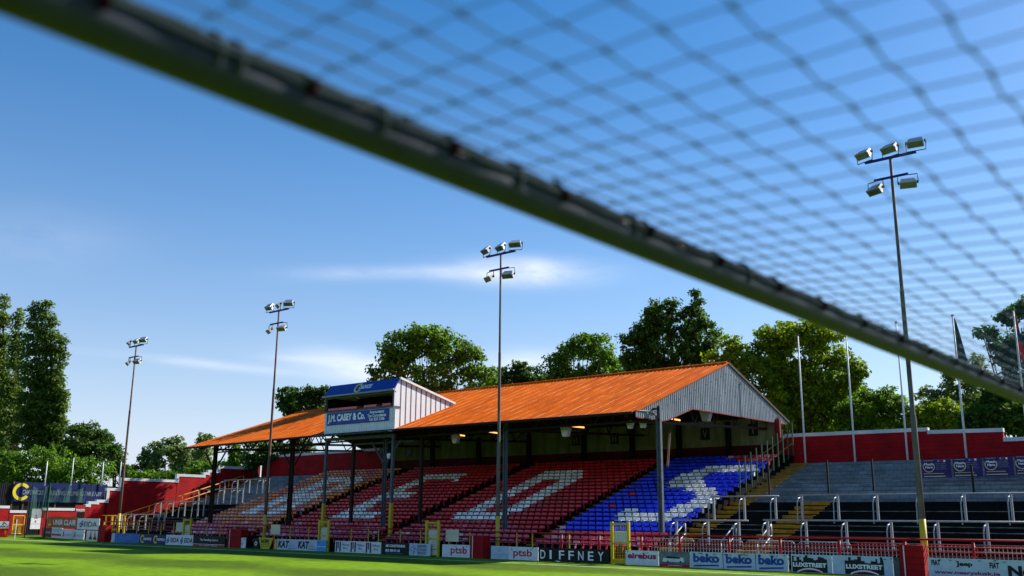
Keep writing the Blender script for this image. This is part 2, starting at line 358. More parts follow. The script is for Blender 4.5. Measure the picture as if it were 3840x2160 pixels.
# ------------------------------------------------------------------ seating rake and seats
ROWY, ROWD, ROWZ, RISE = 38.4, .65, .42, .225
NR = 22
st = thing('grandstand', 'roofed seating stand with orange corrugated roof and grey gable end', 'grandstand', (-44, 46, 0))
t = B()
for k in range(NR+2): t.box(-64.3, -23.95, ROWY+ROWD*k, ROWY+ROWD*(k+1)+(0 if k < NR+1 else 1.6), .02, ROWZ+RISE*k)
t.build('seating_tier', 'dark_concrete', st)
g = B()
for X in (-53.35, -42.25, -31.25):
    for k in range(NR): g.box(X-.38, X+.38, ROWY+ROWD*k-.004, ROWY+ROWD*k+.3, ROWZ+RISE*k-.06, ROWZ+RISE*k+.006)
g.build('aisle_step_edges', 'yellow_step', st)
ROWS = """pppppppppppppppppppp...ppppppppppppppppppppppp...pppppppppppppppppppppp..ppppppppppppppp
pppppppppppppppppppp...ppppppppppppppppppppppp...pppppppppppppppppppppp..ppppppppppppppp
ppppppppppppppppppoo...ppppppppppppppppppppppp...pppppppppppppppppppppp..ppppppppppppppp
oooppppooppooooppppo...prppprrpprrppprrrppprrr...rrprprrrrprrprrrpprrrr..sbbbbbbbbbbbbbb
oooooooooooooooooooo...rrrrrrrrrrrrrrrrrrrrrrr...rrrrrrrrrrrrrrrrrrrrrr..bbbbbbbbbbbbbbb
oooooooooooooooooooo...rrrrrrrwwwwwwwwwrrrrrrr...rrrrrwwwwwwwwrrrrrrrrr..bbbbbbwwwwwwwbb
oooooowwwwoowwwwoooo...rrrrrrrwwwwwwwwwrrrrrrr...rrrrwwwwwwwwwrrrrrrrrr..bbbbbwwwwwwwwwb
oooooowwwwoowwwwoooo...rrrrrrrwwwwrrrrrrrrrrrr...rrrrrwwwrrrwwwrrrrrrrr..bbbbbwwbbbbwwwb
oooooowwwwoowwwwoooo...rrrrrrrwwwwrrrrrrrrrrrr...rrrrrwwwrrrwwwrrrrrrrr..bbbbbbbbbbbwwww
oooooowwwwoowwwwoooo...rrrrrrrwwwrrrrrrrrrrrrr...rrrrrwwwrrrwwwrrrrrrrr..bbbbbbbbbbbbwww
oooooowwwwoowwwwoooo...rrrrrrrwwwrrrrrrrrrrrrr...rrrrrwwwrrrwwwrrrrrrrr..bbbbbbbbbbbbwww
oooooowwwwwwwwwwoooo...rrrrrrrwwwwwwwrrrrrrrrr...rrrrrwwwrrrwwwrrrrrrrr..bbbbbbbbbbbwwwb
oooooowwwwwwwwwooooo...rrrrrrrwwwwwwwrrrrrrrrr...rrrrrwwwrrrwwwrrrrrrrr..bbbbbbbbbwwwwbb
oooooowwwwowwwwwoooo...rrrrrrrwwwrrrrrrrrrrrrr...rrrrrwwwrrrwwwrrrrrrrr..bbbbbbwwwwwbbbb
oooooowwwwoooowwwooo...rrrrrrrwwwrrrrrrrrrrrrr...rrrrrwwwrrrwwwrrrrrrrr..bbbbbwwwwwbbbbb
oooooowwwwoooowwwooo...rrrrrrrwwwrrrrrrrrrrrrr...rrrrrwwwrrrwwwrrrrrrrr..bbbbbwwwwbbbbbb
oooooowwwwoooowwwooo...rrrrrrrwwwrrrrrrwrrrrrr...rrrrrwwwwwwwwwrrrrrrrr..bbbbbwwwwbbbbbb
oooooowwwwwwwwwwwooo...rrrrrrrwwwwwwwwwrrrrrrr...rrrrrwwwwwwwwrrrrrrrrr..bbbbbbwwwwwwwww
oooooowwwwwwwwwooooo...rrrrrrrwwwwwwwwwrrrrrrr...rrrrrwwwwwwwrrrrrrrrrr..bbbbbbbwwwwwwwb
oooooooooooooooooooo...rrrrrrrrrrrrrrrrrrrrrrr...rrrrrrrrrrrrrrrrrrrrrr..bbbbbbbbbbbbbbb
oooooooooooooooooooo...rrrrrrrrrrrrrrrrrrrrrrr...rrrrrrrrrrrrrrrrrrrrrr..bbbbbbbbbbbpppp
oooooooooooooooooooo...rrrrrrrrrrrrrrrrrrrrrrr...rrrrrrrrrrrrrrrrrrrrrr..bbbbbbbbppppppp""".split('\n')
def seat_shape():
    b = B(); w = .188
    prof = [(-.20, .285), (-.18, .31), (.02, .297), (.09, .3), (.125, .33), (.145, .44), (.135, .456), (.17, .44), (.15, .32), (.1, .268), (-.16, .272)]
    xs_ = [(-w, .012), (-w+.03, 0), (w-.03, 0), (w, .012)]; n = len(prof)
    b.add([(x, y, z-(d if z > .36 else -d)) for x, d in xs_ for y, z in prof],
          [(i*n+j, i*n+(j+1) % n, (i+1)*n+(j+1) % n, (i+1)*n+j) for i in range(3) for j in range(n)]+[tuple(range(n))[::-1], tuple(range(3*n, 4*n))])
    b.box(-.03, .03, -.02, .1, 0.0, .25)
    return b
SEATME = {}
sb = seat_shape()
for c in 'owrpbs':
    me = bpy.data.meshes.new('seat'); me.from_pydata(sb.v, [], sb.f); me.materials.append(MAT['seat_'+c]); SEATME[c] = me
CN = dict(o='orange', w='white', r='dark red', p='faded red', b='blue', s='pale pink')
ORD = 'first second third fourth fifth sixth seventh eighth ninth tenth eleventh twelfth thirteenth fourteenth fifteenth sixteenth seventeenth eighteenth nineteenth twentieth twenty-first twenty-second twenty-third twenty-fourth'.split()
allseats = []
for k, rw in enumerate(ROWS):
    for j, c in enumerate(rw):
        if c == '.': continue
        X = -63.9+.455*j; Y = ROWY+ROWD*k+.36; Z = ROWZ+RISE*k
        if c == 'p' and random.random() < .12: c = 's'
        if c == 'b' and random.random() < .015: c = 'r'
        if c == 'o' and random.random() < .16: c = 'p' if random.random() < .5 else 's'
        allseats.append((math.hypot(X, Y), X, Y, Z, c, k, j))
allseats.sort()
for d, X, Y, Z, c, k, j in allseats[:300]:
    o = bpy.data.objects.new('stadium_seat', SEATME[c]); COL.objects.link(o); o.location = (X, Y, Z); o.rotation_euler = (0, 0, random.uniform(-.02, .02))
    where = (ORD[87-j]+' seat left of the yellow gangway') if j > 72 else (ORD[70-j]+' seat left of the right-hand aisle')
    tag(o, f'{CN[c]} plastic seat in the {ORD[k]} row up, {where}', 'seat', 'stadium seats')
me = bpy.data.meshes.new('seats'); V0 = np.array(sb.v); vs = []; fs = []; mi = []; order = 'owrpbs'
for i, (d, X, Y, Z, c, k, j) in enumerate(allseats[300:]):
    vs.append(V0+np.array([X, Y, Z])); fs += [tuple(a+i*len(V0) for a in f) for f in sb.f]; mi += [order.index(c)]*len(sb.f)
me.from_pydata(np.concatenate(vs).tolist(), [], fs)
for c in order: me.materials.append(MAT['seat_'+c])
me.polygons.foreach_set('material_index', mi)
o = bpy.data.objects.new('stadium_seats', me); COL.objects.link(o)
tag(o, 'rows of plastic seats whose colours spell large white letters across the stand', 'seats', 'stadium seats', 'stuff')

# ------------------------------------------------------------------ stand roof and frame
GX = -24.85; LX = -63.0
EY, RY, KY = 39.0, 48.26, 55.6
def roofz(X, Y):
    f = max(0, min(1, (-47-X)/16)); e = 6.93-.22*f; r = 10.33-.45*f; b = 7.7-.2*f
    return e+(r-e)*(Y-EY)/(RY-EY) if Y <= RY else r+(b-r)*(Y-RY)/(KY-RY)
rf = B(); n0 = 0; X = LX; prof = []
while X < GX+.08:
    prof.append((X, .0)); prof.append((X+.07, .035)); prof.append((X+.14, .035)); prof.append((X+.2, .0)); X += .27
YS = [EY-.25, 42, 45, RY, 52, KY+.2]
vv = []; ff = []
for x, dz in prof:
    for y in YS: vv.append((x, y, roofz(x, y)+dz+.02))
m6 = len(YS)
for i in range(len(prof)-1):
    for j in range(m6-1): ff.append((i*m6+j, (i+1)*m6+j, (i+1)*m6+j+1, i*m6+j+1))
rf.add(vv, ff); rf.build('roof', 'orange_roof', st)
un = B(); vv = []; ff = []
for x in (LX, -55, -47, -40, -32, GX-.05):
    for y in (EY-.15, RY, KY+.1): vv.append((x, y, roofz(x, y)-.06))
for i in range(5):
    for j in range(2): ff.append((i*3+j, i*3+j+1, (i+1)*3+j+1, (i+1)*3+j))
un.add(vv, ff); un.build('roof_lining', 'dark_interior', st)  # underside coloured near-black so the stand below looks deeper in shade
g = B(); g.tube([(LX-.1, EY-.3, roofz(LX, EY)-.12), (-47, EY-.3, roofz(-47, EY)-.12), (GX-.1, EY-.3, roofz(GX, EY)-.12)], .075, 8); g.build('gutter', 'brown_steel', st, True)
g = B(); g.tube([(LX, RY, roofz(LX, RY)+.06), (-47, RY, roofz(-47, RY)+.06), (GX, RY, roofz(GX, RY)+.06)], .08, 8); g.build('ridge_cap', 'orange_roof', st, True)
# purlins and trusses below the roof
tr = B()
for y in (41.5, 44, 46.5, 50.5, 53): tr.bar((LX, y, roofz(LX, y)-.16), (-47, y, roofz(-47, y)-.16), .1, .16); tr.bar((-47, y, roofz(-47, y)-.16), (GX-.1, y, roofz(GX, y)-.16), .1, .16)
tr.build('purlins', 'brown_steel', st)
CX = [-61.5, -52.6, -43.6, -34.1, -24.45]
for X in CX[:-1]+[-25.5]:
    t = B(); zt = roofz(X, 40.3)-.25
    t.bar((X, EY, roofz(X, EY)-.2), (X, RY, roofz(X, RY)-.25), .14, .2); t.bar((X, RY, roofz(X, RY)-.25), (X, 54.6, roofz(X, 54.6)-.3), .14, .2)
    t.bar((X, 40.3, 6.55), (X, 54.6, 7.25), .12, .14)
    for i in range(6):
        y0 = 41+i*2.3; y1 = y0+1.15; y2 = y0+2.3
        z = lambda y: 6.55+.7*(y-40.3)/14.3
        t.bar((X, y0, z(y0)), (X, y1, roofz(X, y1)-.28), .06); t.bar((X, y1, roofz(X, y1)-.28), (X, min(y2, 54.6), z(min(y2, 54.6))), .06)
    t.build('roof_truss', 'brown_steel', st)
for i in range(4):                  # lattice girder along the front columns
    t = B(); a, b = CX[i], CX[i+1]; za = roofz(a, 40.3)-.3; zb = roofz(b, 40.3)-.3
    t.bar((a, 40.3, za), (b, 40.3, zb), .09); t.bar((a, 40.3, za-.55), (b, 40.3, zb-.55), .09)
    nn_ = 10
    for q in range(nn_):
        x0 = a+(b-a)*q/nn_; x1 = a+(b-a)*(q+.5)/nn_; x2 = a+(b-a)*(q+1)/nn_
        t.bar((x0, 40.3, za-.55), (x1, 40.3, za), .045); t.bar((x1, 40.3, za), (x2, 40.3, za-.55), .045)
    t.build('lattice_girder', 'brown_steel', st)
for i, X in enumerate(CX):
    zb = ROWZ+RISE*3; c = B(); zt = roofz(X, 40.3)-.15
    if i < 3:
        w = .12 if i < 2 else .08; c.box(X-w, X+w, 40.29, 40.31, zb, zt); c.box(X-w-.02, X-w+.01, 40.2, 40.4, zb, zt); c.box(X+w-.01, X+w+.02, 40.2, 40.4, zb, zt)
        for s_ in (-1, 1): c.bar((X+s_*.15, 40.3, 5.1), (X+s_*1.3, 40.3, 6.4), .08)
        mcol = ('brown_steel', 'brown_steel', 'grey_paint')[i]
    else:
        c.box(X-.07, X+.07, 40.29, 40.31, zb, zt); c.box(X-.09, X-.065, 40.22, 40.38, zb, zt); c.box(X+.065, X+.09, 40.22, 40.38, zb, zt)
        c.tube([(X-.15, 40.28, zb), (X-.15, 40.28, zt-.5), (X-.3, 39.8, zt-.3), (X-.35, 38.8, zt-.35)], .035, 8)
        mcol = 'grey_paint'
    c.build('column', mcol, st)
c = B(); c.bar((-25.6, 43.2, 6.3), (-24.6, 41.2, 4.4), .1); c.build('knee_brace', 'rusty_pole', st)
for X in (-47.35, -41.27): B().box(X-.09, X+.09, 40.95, 41.13, 1.2, 6.6).build('column', 'brown_steel', st)
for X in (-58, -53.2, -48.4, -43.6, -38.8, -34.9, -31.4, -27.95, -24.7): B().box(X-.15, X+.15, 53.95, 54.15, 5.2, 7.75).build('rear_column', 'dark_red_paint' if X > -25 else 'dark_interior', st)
# cream sheeting above the back wall, with block letters on plates
pn = B(); x = -58.
while x < -24.75:
    pn.add([(x, 54.25, 6.3), (x+.05, 54.21, 6.3), (x+.1, 54.25, 6.3), (x, 54.25, 7.9), (x+.05, 54.21, 7.9), (x+.1, 54.25, 7.9)], [(0, 1, 4, 3), (1, 2, 5, 4)]); x += .1
back = pn.build('back_sheeting', 'cream_sheet', st)
for (px, py, ch) in ((1535, 1698, 'F'), (1432, 1695, 'F'), (2160, 1651, 'H'), (2305, 1645, 'H'), (2645, 1628, 'V'), (2825, 1612, 'I')):
    q = AY(px, py, 54.2); pl = B().box(q[0]-.3, q[0]+.3, 54.15, 54.2, q[2]-.36, q[2]+.36).build('letter_plate', 'ink_black', st)
    F_ = Face((q[0]-.3, 54.15, q[2]-.36), (.6, 0, 0), (0, 0, .72), pl); F_.n = Vector((0, -1, 0)); F_.text(ch, .42 if ch == 'I' else .22, .58 if ch == 'I' else .78, .18, .82, 'cream_sheet')
# gable end: vertical corrugated sheets between the roof line and the cut-out lower edge
low = [AX(2383, 1563, GX), AX(2482, 1577, GX), AX(2500, 1574, GX), AX(2594, 1532, GX), AX(2944, 1590, GX)]
def lowz(y):
    for a, b in zip(low[:-1], low[1:]):
        if y <= b[1]: return a[2]+(b[2]-a[2])*max(0, (y-a[1]))/(b[1]-a[1])
    return low[-1][2]
gb = B(); y = EY-.2; P = []
while y < KY+.1: P.append((y, .0)); P.append((y+.05, .035)); P.append((y+.1, .035)); P.append((y+.13, 0)); y += .19
vv = [(GX+.02+dx, yy, z) for yy, dx in P for z in (lowz(yy), roofz(GX, yy)+.02)]
gb.add(vv, [(2*i, 2*i+2, 2*i+3, 2*i+1) for i in range(len(P)-1)]); gw = gb.build('gable_wall', 'galvanised', st)
fl = B()
for a, b in zip(low[:-1], low[1:]): fl.bar((GX+.04, a[1], a[2]-.02), (GX+.04, b[1], b[2]-.02), .06, .05)
fl.build('gable_trim', 'dark_red_paint', gw)
fl = B(); fl.bar((GX+.08, EY-.25, roofz(GX, EY)-.04), (GX+.08, RY, roofz(GX, RY)+.05), .08, .07); fl.build('verge_trim', 'orange_roof', gw)
fl = B(); fl.bar((GX+.08, RY, roofz(GX, RY)+.05), (GX+.08, KY+.2, roofz(GX, KY)), .1, .14); fl.build('verge_trim', 'brown_steel', gw)
bx = B()                            # bolt heads in rows
for k_, off in enumerate((.5, 1.5, 2.6)):
    for y in np.arange(EY+1+k_*.4, KY-.5, .57):
        z = roofz(GX, y)-off
        if z > lowz(y)+.15: bx.box(GX+.05, GX+.062, y-.02, y+.02, z-.02, z+.02)
bx.build('bolts', 'brown_steel', gw)
# lamps and speakers hung below the roof
def hang(px, py, Y, sz, label, tilt=.3):
    q = AY(px, py, Y); r = thing('hanging_speaker', label, 'speaker', tuple(q), 'speakers under the stand roof')
    s = sz; b = B(); b.prism([(q[0]-s, Y, q[2]+s*.7), (q[0]-s*.5, Y, q[2]-s), (q[0]+s*.5, Y, q[2]-s), (q[0]+s, Y, q[2]+s*.5), (q[0]+s*.6, Y, q[2]+s)], (0, s*.9, 0)); b.build('horn', 'lamp_housing', r)
    b = B(); b.bar((q[0], Y+s*.4, q[2]+s*.8), (q[0], Y+s*.4, q[2]+s*2), .04); b.build('bracket', 'brown_steel', r)
hang(1704, 1644, 41.6, .27, 'pale angular speaker hanging left of the middle floodlight pole')
hang(2117, 1617, 41.2, .28, 'pale angular speaker hanging beside a lit tube, right of middle pole')
hang(2360, 1592, 41, .2, 'small pale horn speaker, left one of the pair near the gable')
hang(2408, 1590, 41, .19, 'small pale horn speaker, right one of the pair near the gable')
hang(2643, 1556, 46.5, .33, 'large pale speaker hanging in the gable opening')
hang(1456, 1709, 39.4, .16, 'small pale camera fixed between the commentary box posts')
mat('tube_glow', (1, .38, .1), .5, emit=1.3, var=0)
for a, b, Y, w in (((2133, 1597), (2190, 1603), 42, 'right of the middle floodlight pole'), ((1708, 1630), (1742, 1634), 42, 'left of the middle floodlight pole'), ((1834, 1619), (1866, 1624), 42, 'just beside the middle floodlight pole'), ((2508, 1568), (2550, 1576), 44, 'at the gable opening')):
    p, q = AY(*a, Y), AY(*b, Y); r = thing('tube_lamp', 'glowing orange strip lamp under the roof '+w, 'lamp', tuple(p), 'strip lamps under the roof')
    B().tube([p, q], .045, 6).build('tube', 'tube_glow', r); B().bar(p+np.array([0, 0, .08]), q+np.array([0, 0, .08]), .1, .05).build('fitting', 'brown_steel', r)

# ------------------------------------------------------------------ commentary box on the front of the roof
bxo = thing('commentary_box', 'white metal commentary box above the seats with blue signs', 'building', (-45.4, 39.5, 6.9))
x0, x1, y0 = -47.5, -41.28, 38.68
pf = [(y0, 6.78), (y0, 9.15), (y0+.35, 9.84), (43.7, 8.78)]        # side profile
def clad(X, out, name):
    b = B(); b.prism([(X, p[0], p[1]) for p in pf]+[(X, 43.7, roofz(X, 43.7)+.02)], (-.06 if out > 0 else .06, 0, 0)); w = b.build(name, 'cladding_white', bxo)
    g = B(); y = y0+.5
    while y < 43.5:
        top = 9.84-(y-y0-.35)*1.06/4.67; lo_ = max(6.8, roofz(X, y)+.06); xo = X+(.006 if out > 0 else -.006)
        if top > lo_+.15: g.box(min(X, xo+.0), max(X, xo), y-.045, y+.045, lo_, top-.04)
        y += .42
    g.build('wall_pattern', 'cladding_groove', w)
    return w
clad(x1, 1, 'side_wall'); clad(x0, -1, 'side_wall')
fp = B(); x = x0
while x < x1-.02: fp.add([(x, y0, 6.78), (x+.11, y0-.03, 6.78), (x+.2, y0-.03, 6.78), (x+.22, y0, 6.78), (x, y0, 8.14), (x+.11, y0-.03, 8.14), (x+.2, y0-.03, 8.14), (x+.22, y0, 8.14)], [(0, 1, 5, 4), (1, 2, 6, 5), (2, 3, 7, 6)]); x += .218
fr = fp.build('front_panel', 'white', bxo)
B().box(x0, x1+.06, y0-.12, y0+.5, 8.14, 8.22).build('sill', 'grey_paint', bxo)
r_ = B(); r_.add([(x0-.05, y0+.35, 9.86), (x1+.08, y0+.35, 9.86), (x1+.08, 43.75, 8.81), (x0-.05, 43.75, 8.81)], [(0, 1, 2, 3)]); r_.build('roof', 'cladding_white', bxo)
r_ = B(); r_.bar((x1+.05, y0+.35, 9.88), (x1+.05, 43.75, 8.82), .14, .12); r_.build('roof_edge', 'white', bxo)
fa = B(); fa.prism([(x0-.05, y0-.12, 9.16), (x1+.03, y0-.12, 9.16), (x1+.03, y0+.33, 9.88), (x0-.05, y0+.33, 9.88)], (0, .05, -.04)); fa = fa.build('fascia', 'sign_blue', bxo)
B().tube([(x0-.1, y0-.2, 9.14), (x1+.12, y0-.2, 9.14)], .06, 8).build('gutter', 'steel', bxo, True)
B().box(x0, x1, y0+.02, y0+.1, 9.0, 9.1).build('lintel', 'grey_paint', bxo)
B().box(x0+.05, x1-.08, y0+2.6, y0+2.7, 6.95, 9.3).build('rear_partition', 'dark_interior', bxo)
B().box(x0+.05, x1-.08, y0+.1, y0+2.6, 7.9, 7.96).build('floor', 'dark_interior', bxo)
for xx in (x0+.07, x1-.12): B().box(xx, xx+.04, y0+.12, y0+2.6, 7.97, 9.1).build('shade_panel', 'dark_interior', bxo)  # thin dark panels added over the inner walls to give shade inside
for xx in (x0+.05, x1-.1): B().box(xx-.05, xx+.05, y0, y0+.1, 8.22, 9.1).build('corner_post', 'grey_paint', bxo)
for (a, b) in ((1233, 1340), (1366, 1413), (1435, 1466)):
    p = AY(a, 1530, y0)[0]; q = AY(b, 1530, y0)[0]; B().box(p, q, y0-.05, y0+.5, 8.26, 8.4).build('desk_ledge', 'seat_p', bxo)
fF = Face((x0, y0-.12, 9.16), (x1-x0, 0, 0), (0, .45, .72), fa)
fF.arc(.47, .5, .42, .14, 50, 330, 'ink_yellow', h=.012); fF.text('CHADWICKS', .48, .66, .35, .72, 'ink_white', .03, .3, h=.016)
sg = B().box(x0+.3, x1-.35, y0-.07, y0-.04, 7.36, 8.1).build('sign', 'sign_blue', bxo)
sF = Face((x0+.3, y0-.07, 7.36), (x1-x0-.65, 0, 0), (0, 0, .74), sg)
sF.text('J.M. CASEY & Co.', .02, .63, .12, .88, 'ink_white', .045); sF.text('Accountants\nTax Consultants\nTel: 820 5366', .67, .96, .1, .93, 'ink_white', .03)
# steel gantry carrying the box
B().box(-48.2, -41.95, 39.35, 39.55, 6.5, 6.68).build('front_beam', 'grey_paint', bxo)
B().box(x0+.3, x1-.6, 40.9, 41.0, 6.3, 6.42).build('rear_beam', 'grey_paint', bxo)
d_ = B(); d_.box(x0-.6, x1+.1, 38.2, 38.64, 6.72, 6.75)
for i in range(12): d_.bar((x0-.6+i*.55, 38.2, 6.7), (x0-.3+i*.55, 38.6, 6.7), .03)
d_.build('catwalk', 'grey_paint', bxo)
for X, zb in ((-48.1, .9), (-42.05, .7)):
    p_ = B().box(X-.08, X+.08, 39.37, 39.53, zb, 6.55).build('gantry_post', 'grey_paint', bxo); B().box(X-.087, X+.087, 39.363, 39.537, zb, 2.7).build('painted_base', 'yellow_paint', p_)

# ------------------------------------------------------------------ red back wall with white coping
bw = thing('back_wall', 'long red painted block wall with white coping behind stand and terraces', 'wall', (-30, 54.4, 0))
cop = [(-75.3, 7.28), (-57.9, 7.42), (-57.9, 6.6), (-24.7, 6.6), (-24.4, 6.87), (-16.3, 6.84), (-16.3, 6.69), (-12.6, 6.62), (-12.6, 6.13), (4, 6.05)]
wl = B(); cp = B(); w2 = B()
for (a, za), (b, zb) in zip(cop[:-1], cop[1:]):
    if b-a < .05: continue
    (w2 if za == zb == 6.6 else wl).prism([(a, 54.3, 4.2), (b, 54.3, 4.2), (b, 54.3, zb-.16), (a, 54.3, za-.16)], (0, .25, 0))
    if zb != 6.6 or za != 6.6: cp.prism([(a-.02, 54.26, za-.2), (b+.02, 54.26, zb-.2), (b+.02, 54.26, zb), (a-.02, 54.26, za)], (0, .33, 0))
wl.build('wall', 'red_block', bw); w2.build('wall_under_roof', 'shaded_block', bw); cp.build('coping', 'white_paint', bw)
ew = thing('end_wall', 'red block end wall with stepped white coping by the far corner', 'wall', (-75.5, 46, 0))
EXX = -75.5
def ez(px, py): q = AX(px, py, EXX); return q[1], q[2]
pts = [(235, 1915), (262, 1915), (262, 1898), (312, 1898), (312, 1890), (335, 1890), (335, 1880), (366, 1880), (366, 1874), (402, 1874), (402, 1830), (455, 1830), (455, 1794), (666, 1797), (666, 1778), (766, 1780), (766, 1771), (783, 1771), (783, 1763), (822, 1763), (822, 1748), (925, 1750), (925, 1733), (978, 1735), (978, 1712), (1010, 1712)]
W2 = [ez(*p) for p in pts]; wl = B(); cp = B()
for i in range(0, len(W2)-1, 2):
    (ya, za), (yb, zb) = W2[i], W2[i+1]
    z = (za+zb)/2; yb = min(yb, 54.3); ya = max(ya, 38.15)
    if yb <= ya: continue
    wl.prism([(EXX, ya, 0), (EXX, yb, 0), (EXX, yb, z-.15), (EXX, ya, z-.15)], (-.25, 0, 0))
    cp.box(EXX-.3, EXX+.04, ya-.04, yb+.04, z-.22, z)
    if i+2 < len(W2)-1:
        z2 = (W2[i+2][1]+W2[i+3][1])/2; cp.box(EXX-.302, EXX+.042, yb-.1, yb+.12, z-.23, z2)
wl.build('wall', 'red_block', ew); cp.build('coping', 'white_paint', ew)
q = AX(300, 1908, EXX); ts = B().box(EXX+.02, EXX+.05, q[1]-.42, q[1]+.42, q[2]-.26, q[2]+.3).build('toilets_sign', 'dark_red_paint')
tag(ts, 'small dark red TOILETS sign on the bright red end wall', 'sign')
f_ = Face((EXX+.05, q[1]-.42, q[2]-.26), (0, .84, 0), (0, 0, .56), ts); f_.text('TOILETS', .08, .92, .12, .45, 'ink_white'); f_.rect(.05, .95, .55, .92, 'ink_red')

# ------------------------------------------------------------------ standing terraces
def terrace(name, label, xa, xb, gang, k1, ytop, ztop):
    r = thing(name, label, 'terrace', ((xa+xb)/2, 46, 0)); D, H = .7, .215; b = B(); e = B(); G = [B() for _ in gang]
    for k in range(k1):
        y = 38.35+D*k; z = .42+H*k; b.box(xa, xb, y, y+D, 0.02, z)
        if k in (2, 3, 5, 6, 9): e.box(xa, xb, y-.004, y+.03, z-.025, z+.004)
        for q, (ga, gb_) in enumerate(gang): G[q].box(ga, gb_, y-.012, y+.32, z-H+.07, z+.01)
    yA = 38.35+D*k1; zA = .42+H*(k1-1); u = B(); n = int((ytop-yA)/.6)
    for k in range(n): u.box(xa, xb, yA+(ytop-yA)*k/n, yA+(ytop-yA)*(k+1)/n, 0.02, zA+.15+(ztop-zA-.15)*k/(n-1))
    for ga, gb_ in gang[:1]:
        for k in range(n): g = G[0]; yy = yA+(ytop-yA)*k/n; zz = zA+.15+(ztop-zA-.15)*k/(n-1); g.box(ga-.03, gb_, yy-.012, yy+.2, zz-.12, zz+.012)
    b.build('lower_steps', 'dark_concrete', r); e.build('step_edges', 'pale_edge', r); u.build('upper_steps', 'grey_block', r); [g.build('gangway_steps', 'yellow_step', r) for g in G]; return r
terrace('standing_terrace', 'black and grey concrete terrace with two yellow gangways beside the gable', -23.94, 6, [(-23.9, -22.8), (-20.1, -18.6)], 12, 54.3, 5.1)
terrace('standing_terrace', 'concrete terrace at the far end between seats and red end wall', -75.25, -64.35, [(-74.1, -73.2)], 12, 54.3, 5.35)

def barrier(xa, xb, Y, zb, zt, posts, label, m='steel'):
    r = thing('crush_barrier', label, 'barrier', ((xa+xb)/2, Y, zb), 'crush barriers on the terraces')
    B().tube([(xa, Y, zt), (xb, Y, zt)], .035, 8).build('rail', m, r, True)
    for X in posts:
        p = B(); p.box(X-.045, X+.045, Y-.04, Y+.04, zb, zt)
        p.tube([(X-.01, Y-.55, zb-.1), (X-.01, Y-.5, zt-.35), (X-.01, Y-.38, zt-.16), (X-.01, Y-.1, zt-.1)], .028, 6); p.build('leg', m, r)
barrier(-23.3, -19.65, 39.5, .85, 1.88, (-23.2, -21.6, -20.1), 'grey tube barrier low on the terrace, nearest the seats')
barrier(-18.95, -7, 39.5, .85, 1.92, (-18.75, -17.05, -15.35, -13.55, -11.8, -10.05, -8.3), 'long grey tube barrier low on the terrace, right of second gangway')
barrier(-23.2, -19.7, 42.8, 1.9, 3.0, (-23.05, -21.45, -19.88), 'grey tube barrier halfway up the terrace, between the two gangways')
barrier(-18.8, -7, 42.8, 1.9, 3.04, (-18.6, -16.93, -15.2, -13.4, -11.65, -9.9, -8.2), 'long grey tube barrier halfway up the terrace, right of second gangway')
for (yy, zz, w) in ((39.6, .85, 'lowest'), (42.8, 1.85, 'second lowest'), (46.2, 2.9, 'middle'), (48.6, 3.75, 'highest')):
    barrier(-72.6, -66.2, yy, zz, zz+1.1, (-72.4, -70.6, -68.9, -67.1, -66.3), f'grey tube barrier, {w} one on the far left terrace')
def handrail(X, a, b, label, m, n=5, h=.95, mid=True):
    a = np.array(a); b = np.array(b); r = thing('handrail', label, 'handrail', (X, a[0], a[1]), 'handrails')
    t = B(); t.tube([(X, a[0], a[1]), (X, b[0], b[1])], .03, 8)
    if mid: t.tube([(X, a[0], a[1]-.45), (X, b[0], b[1]-.45)], .025, 8)
    t.build('rail', m, r, True)
    for i in range(n):
        y, z = a+(b-a)*i/(n-1); B().tube([(X, y, z-h), (X, y, z)], .03, 8).build('post', m, r, True)
handrail(-74.4, (40.0, 1.72), (51.8, 5.4), 'long yellow sloping handrail up the far left gangway', 'orange_yellow_paint', 9)
handrail(-22.7, (38.0, 1.0), (39.4, 1.75), 'short steel sloping handrail at the foot of gangway nearest seats', 'steel', 2)
handrail(-20.2, (38.0, 1.0), (39.4, 1.75), 'short steel sloping handrail left of second gangway foot', 'steel', 2)
handrail(-18.55, (38.0, 1.0), (39.4, 1.75), 'short steel sloping handrail right of second gangway foot', 'steel', 2)
# green post fence between seats and terrace
gf = thing('post_fence', 'row of tall green steel posts climbing between blue seats and terrace', 'fence', (-23.5, 50, 4))
for i in range(11):
    y = 46.5+.68*i; z = 3.2+.245*i; B().box(-23.53, -23.47, y-.03, y+.03, z-.1, z+1.75).build('post', 'green_paint', gf)
w_ = B()
for q_ in (.6, 1.2): w_.bar((-23.5, 46.5, 3.2+q_), (-23.5, 53.3, 5.65+q_), .012)
w_.build('wire', 'green_paint', gf)
for px, pt_, pb, w in ((3100, 1725, 1850, 'nearest the gable'), (3268, 1720, 1832, 'left of the right-hand floodlight pole'), (3642, 1745, 1845, 'in front of the purple banner'), (2880, 1735, 1852, 'at the foot of the green fence')):
    a = AY(px, pt_, 47.2); b = AY(px+4, pb, 47.2); o = B().box(a[0]-.04, a[0]+.04, 47.16, 47.24, b[2]-.1, a[2]).build('fence_post', 'black'); tag(o, 'thin dark post on the terrace, '+w, 'post', 'thin posts on the terrace')

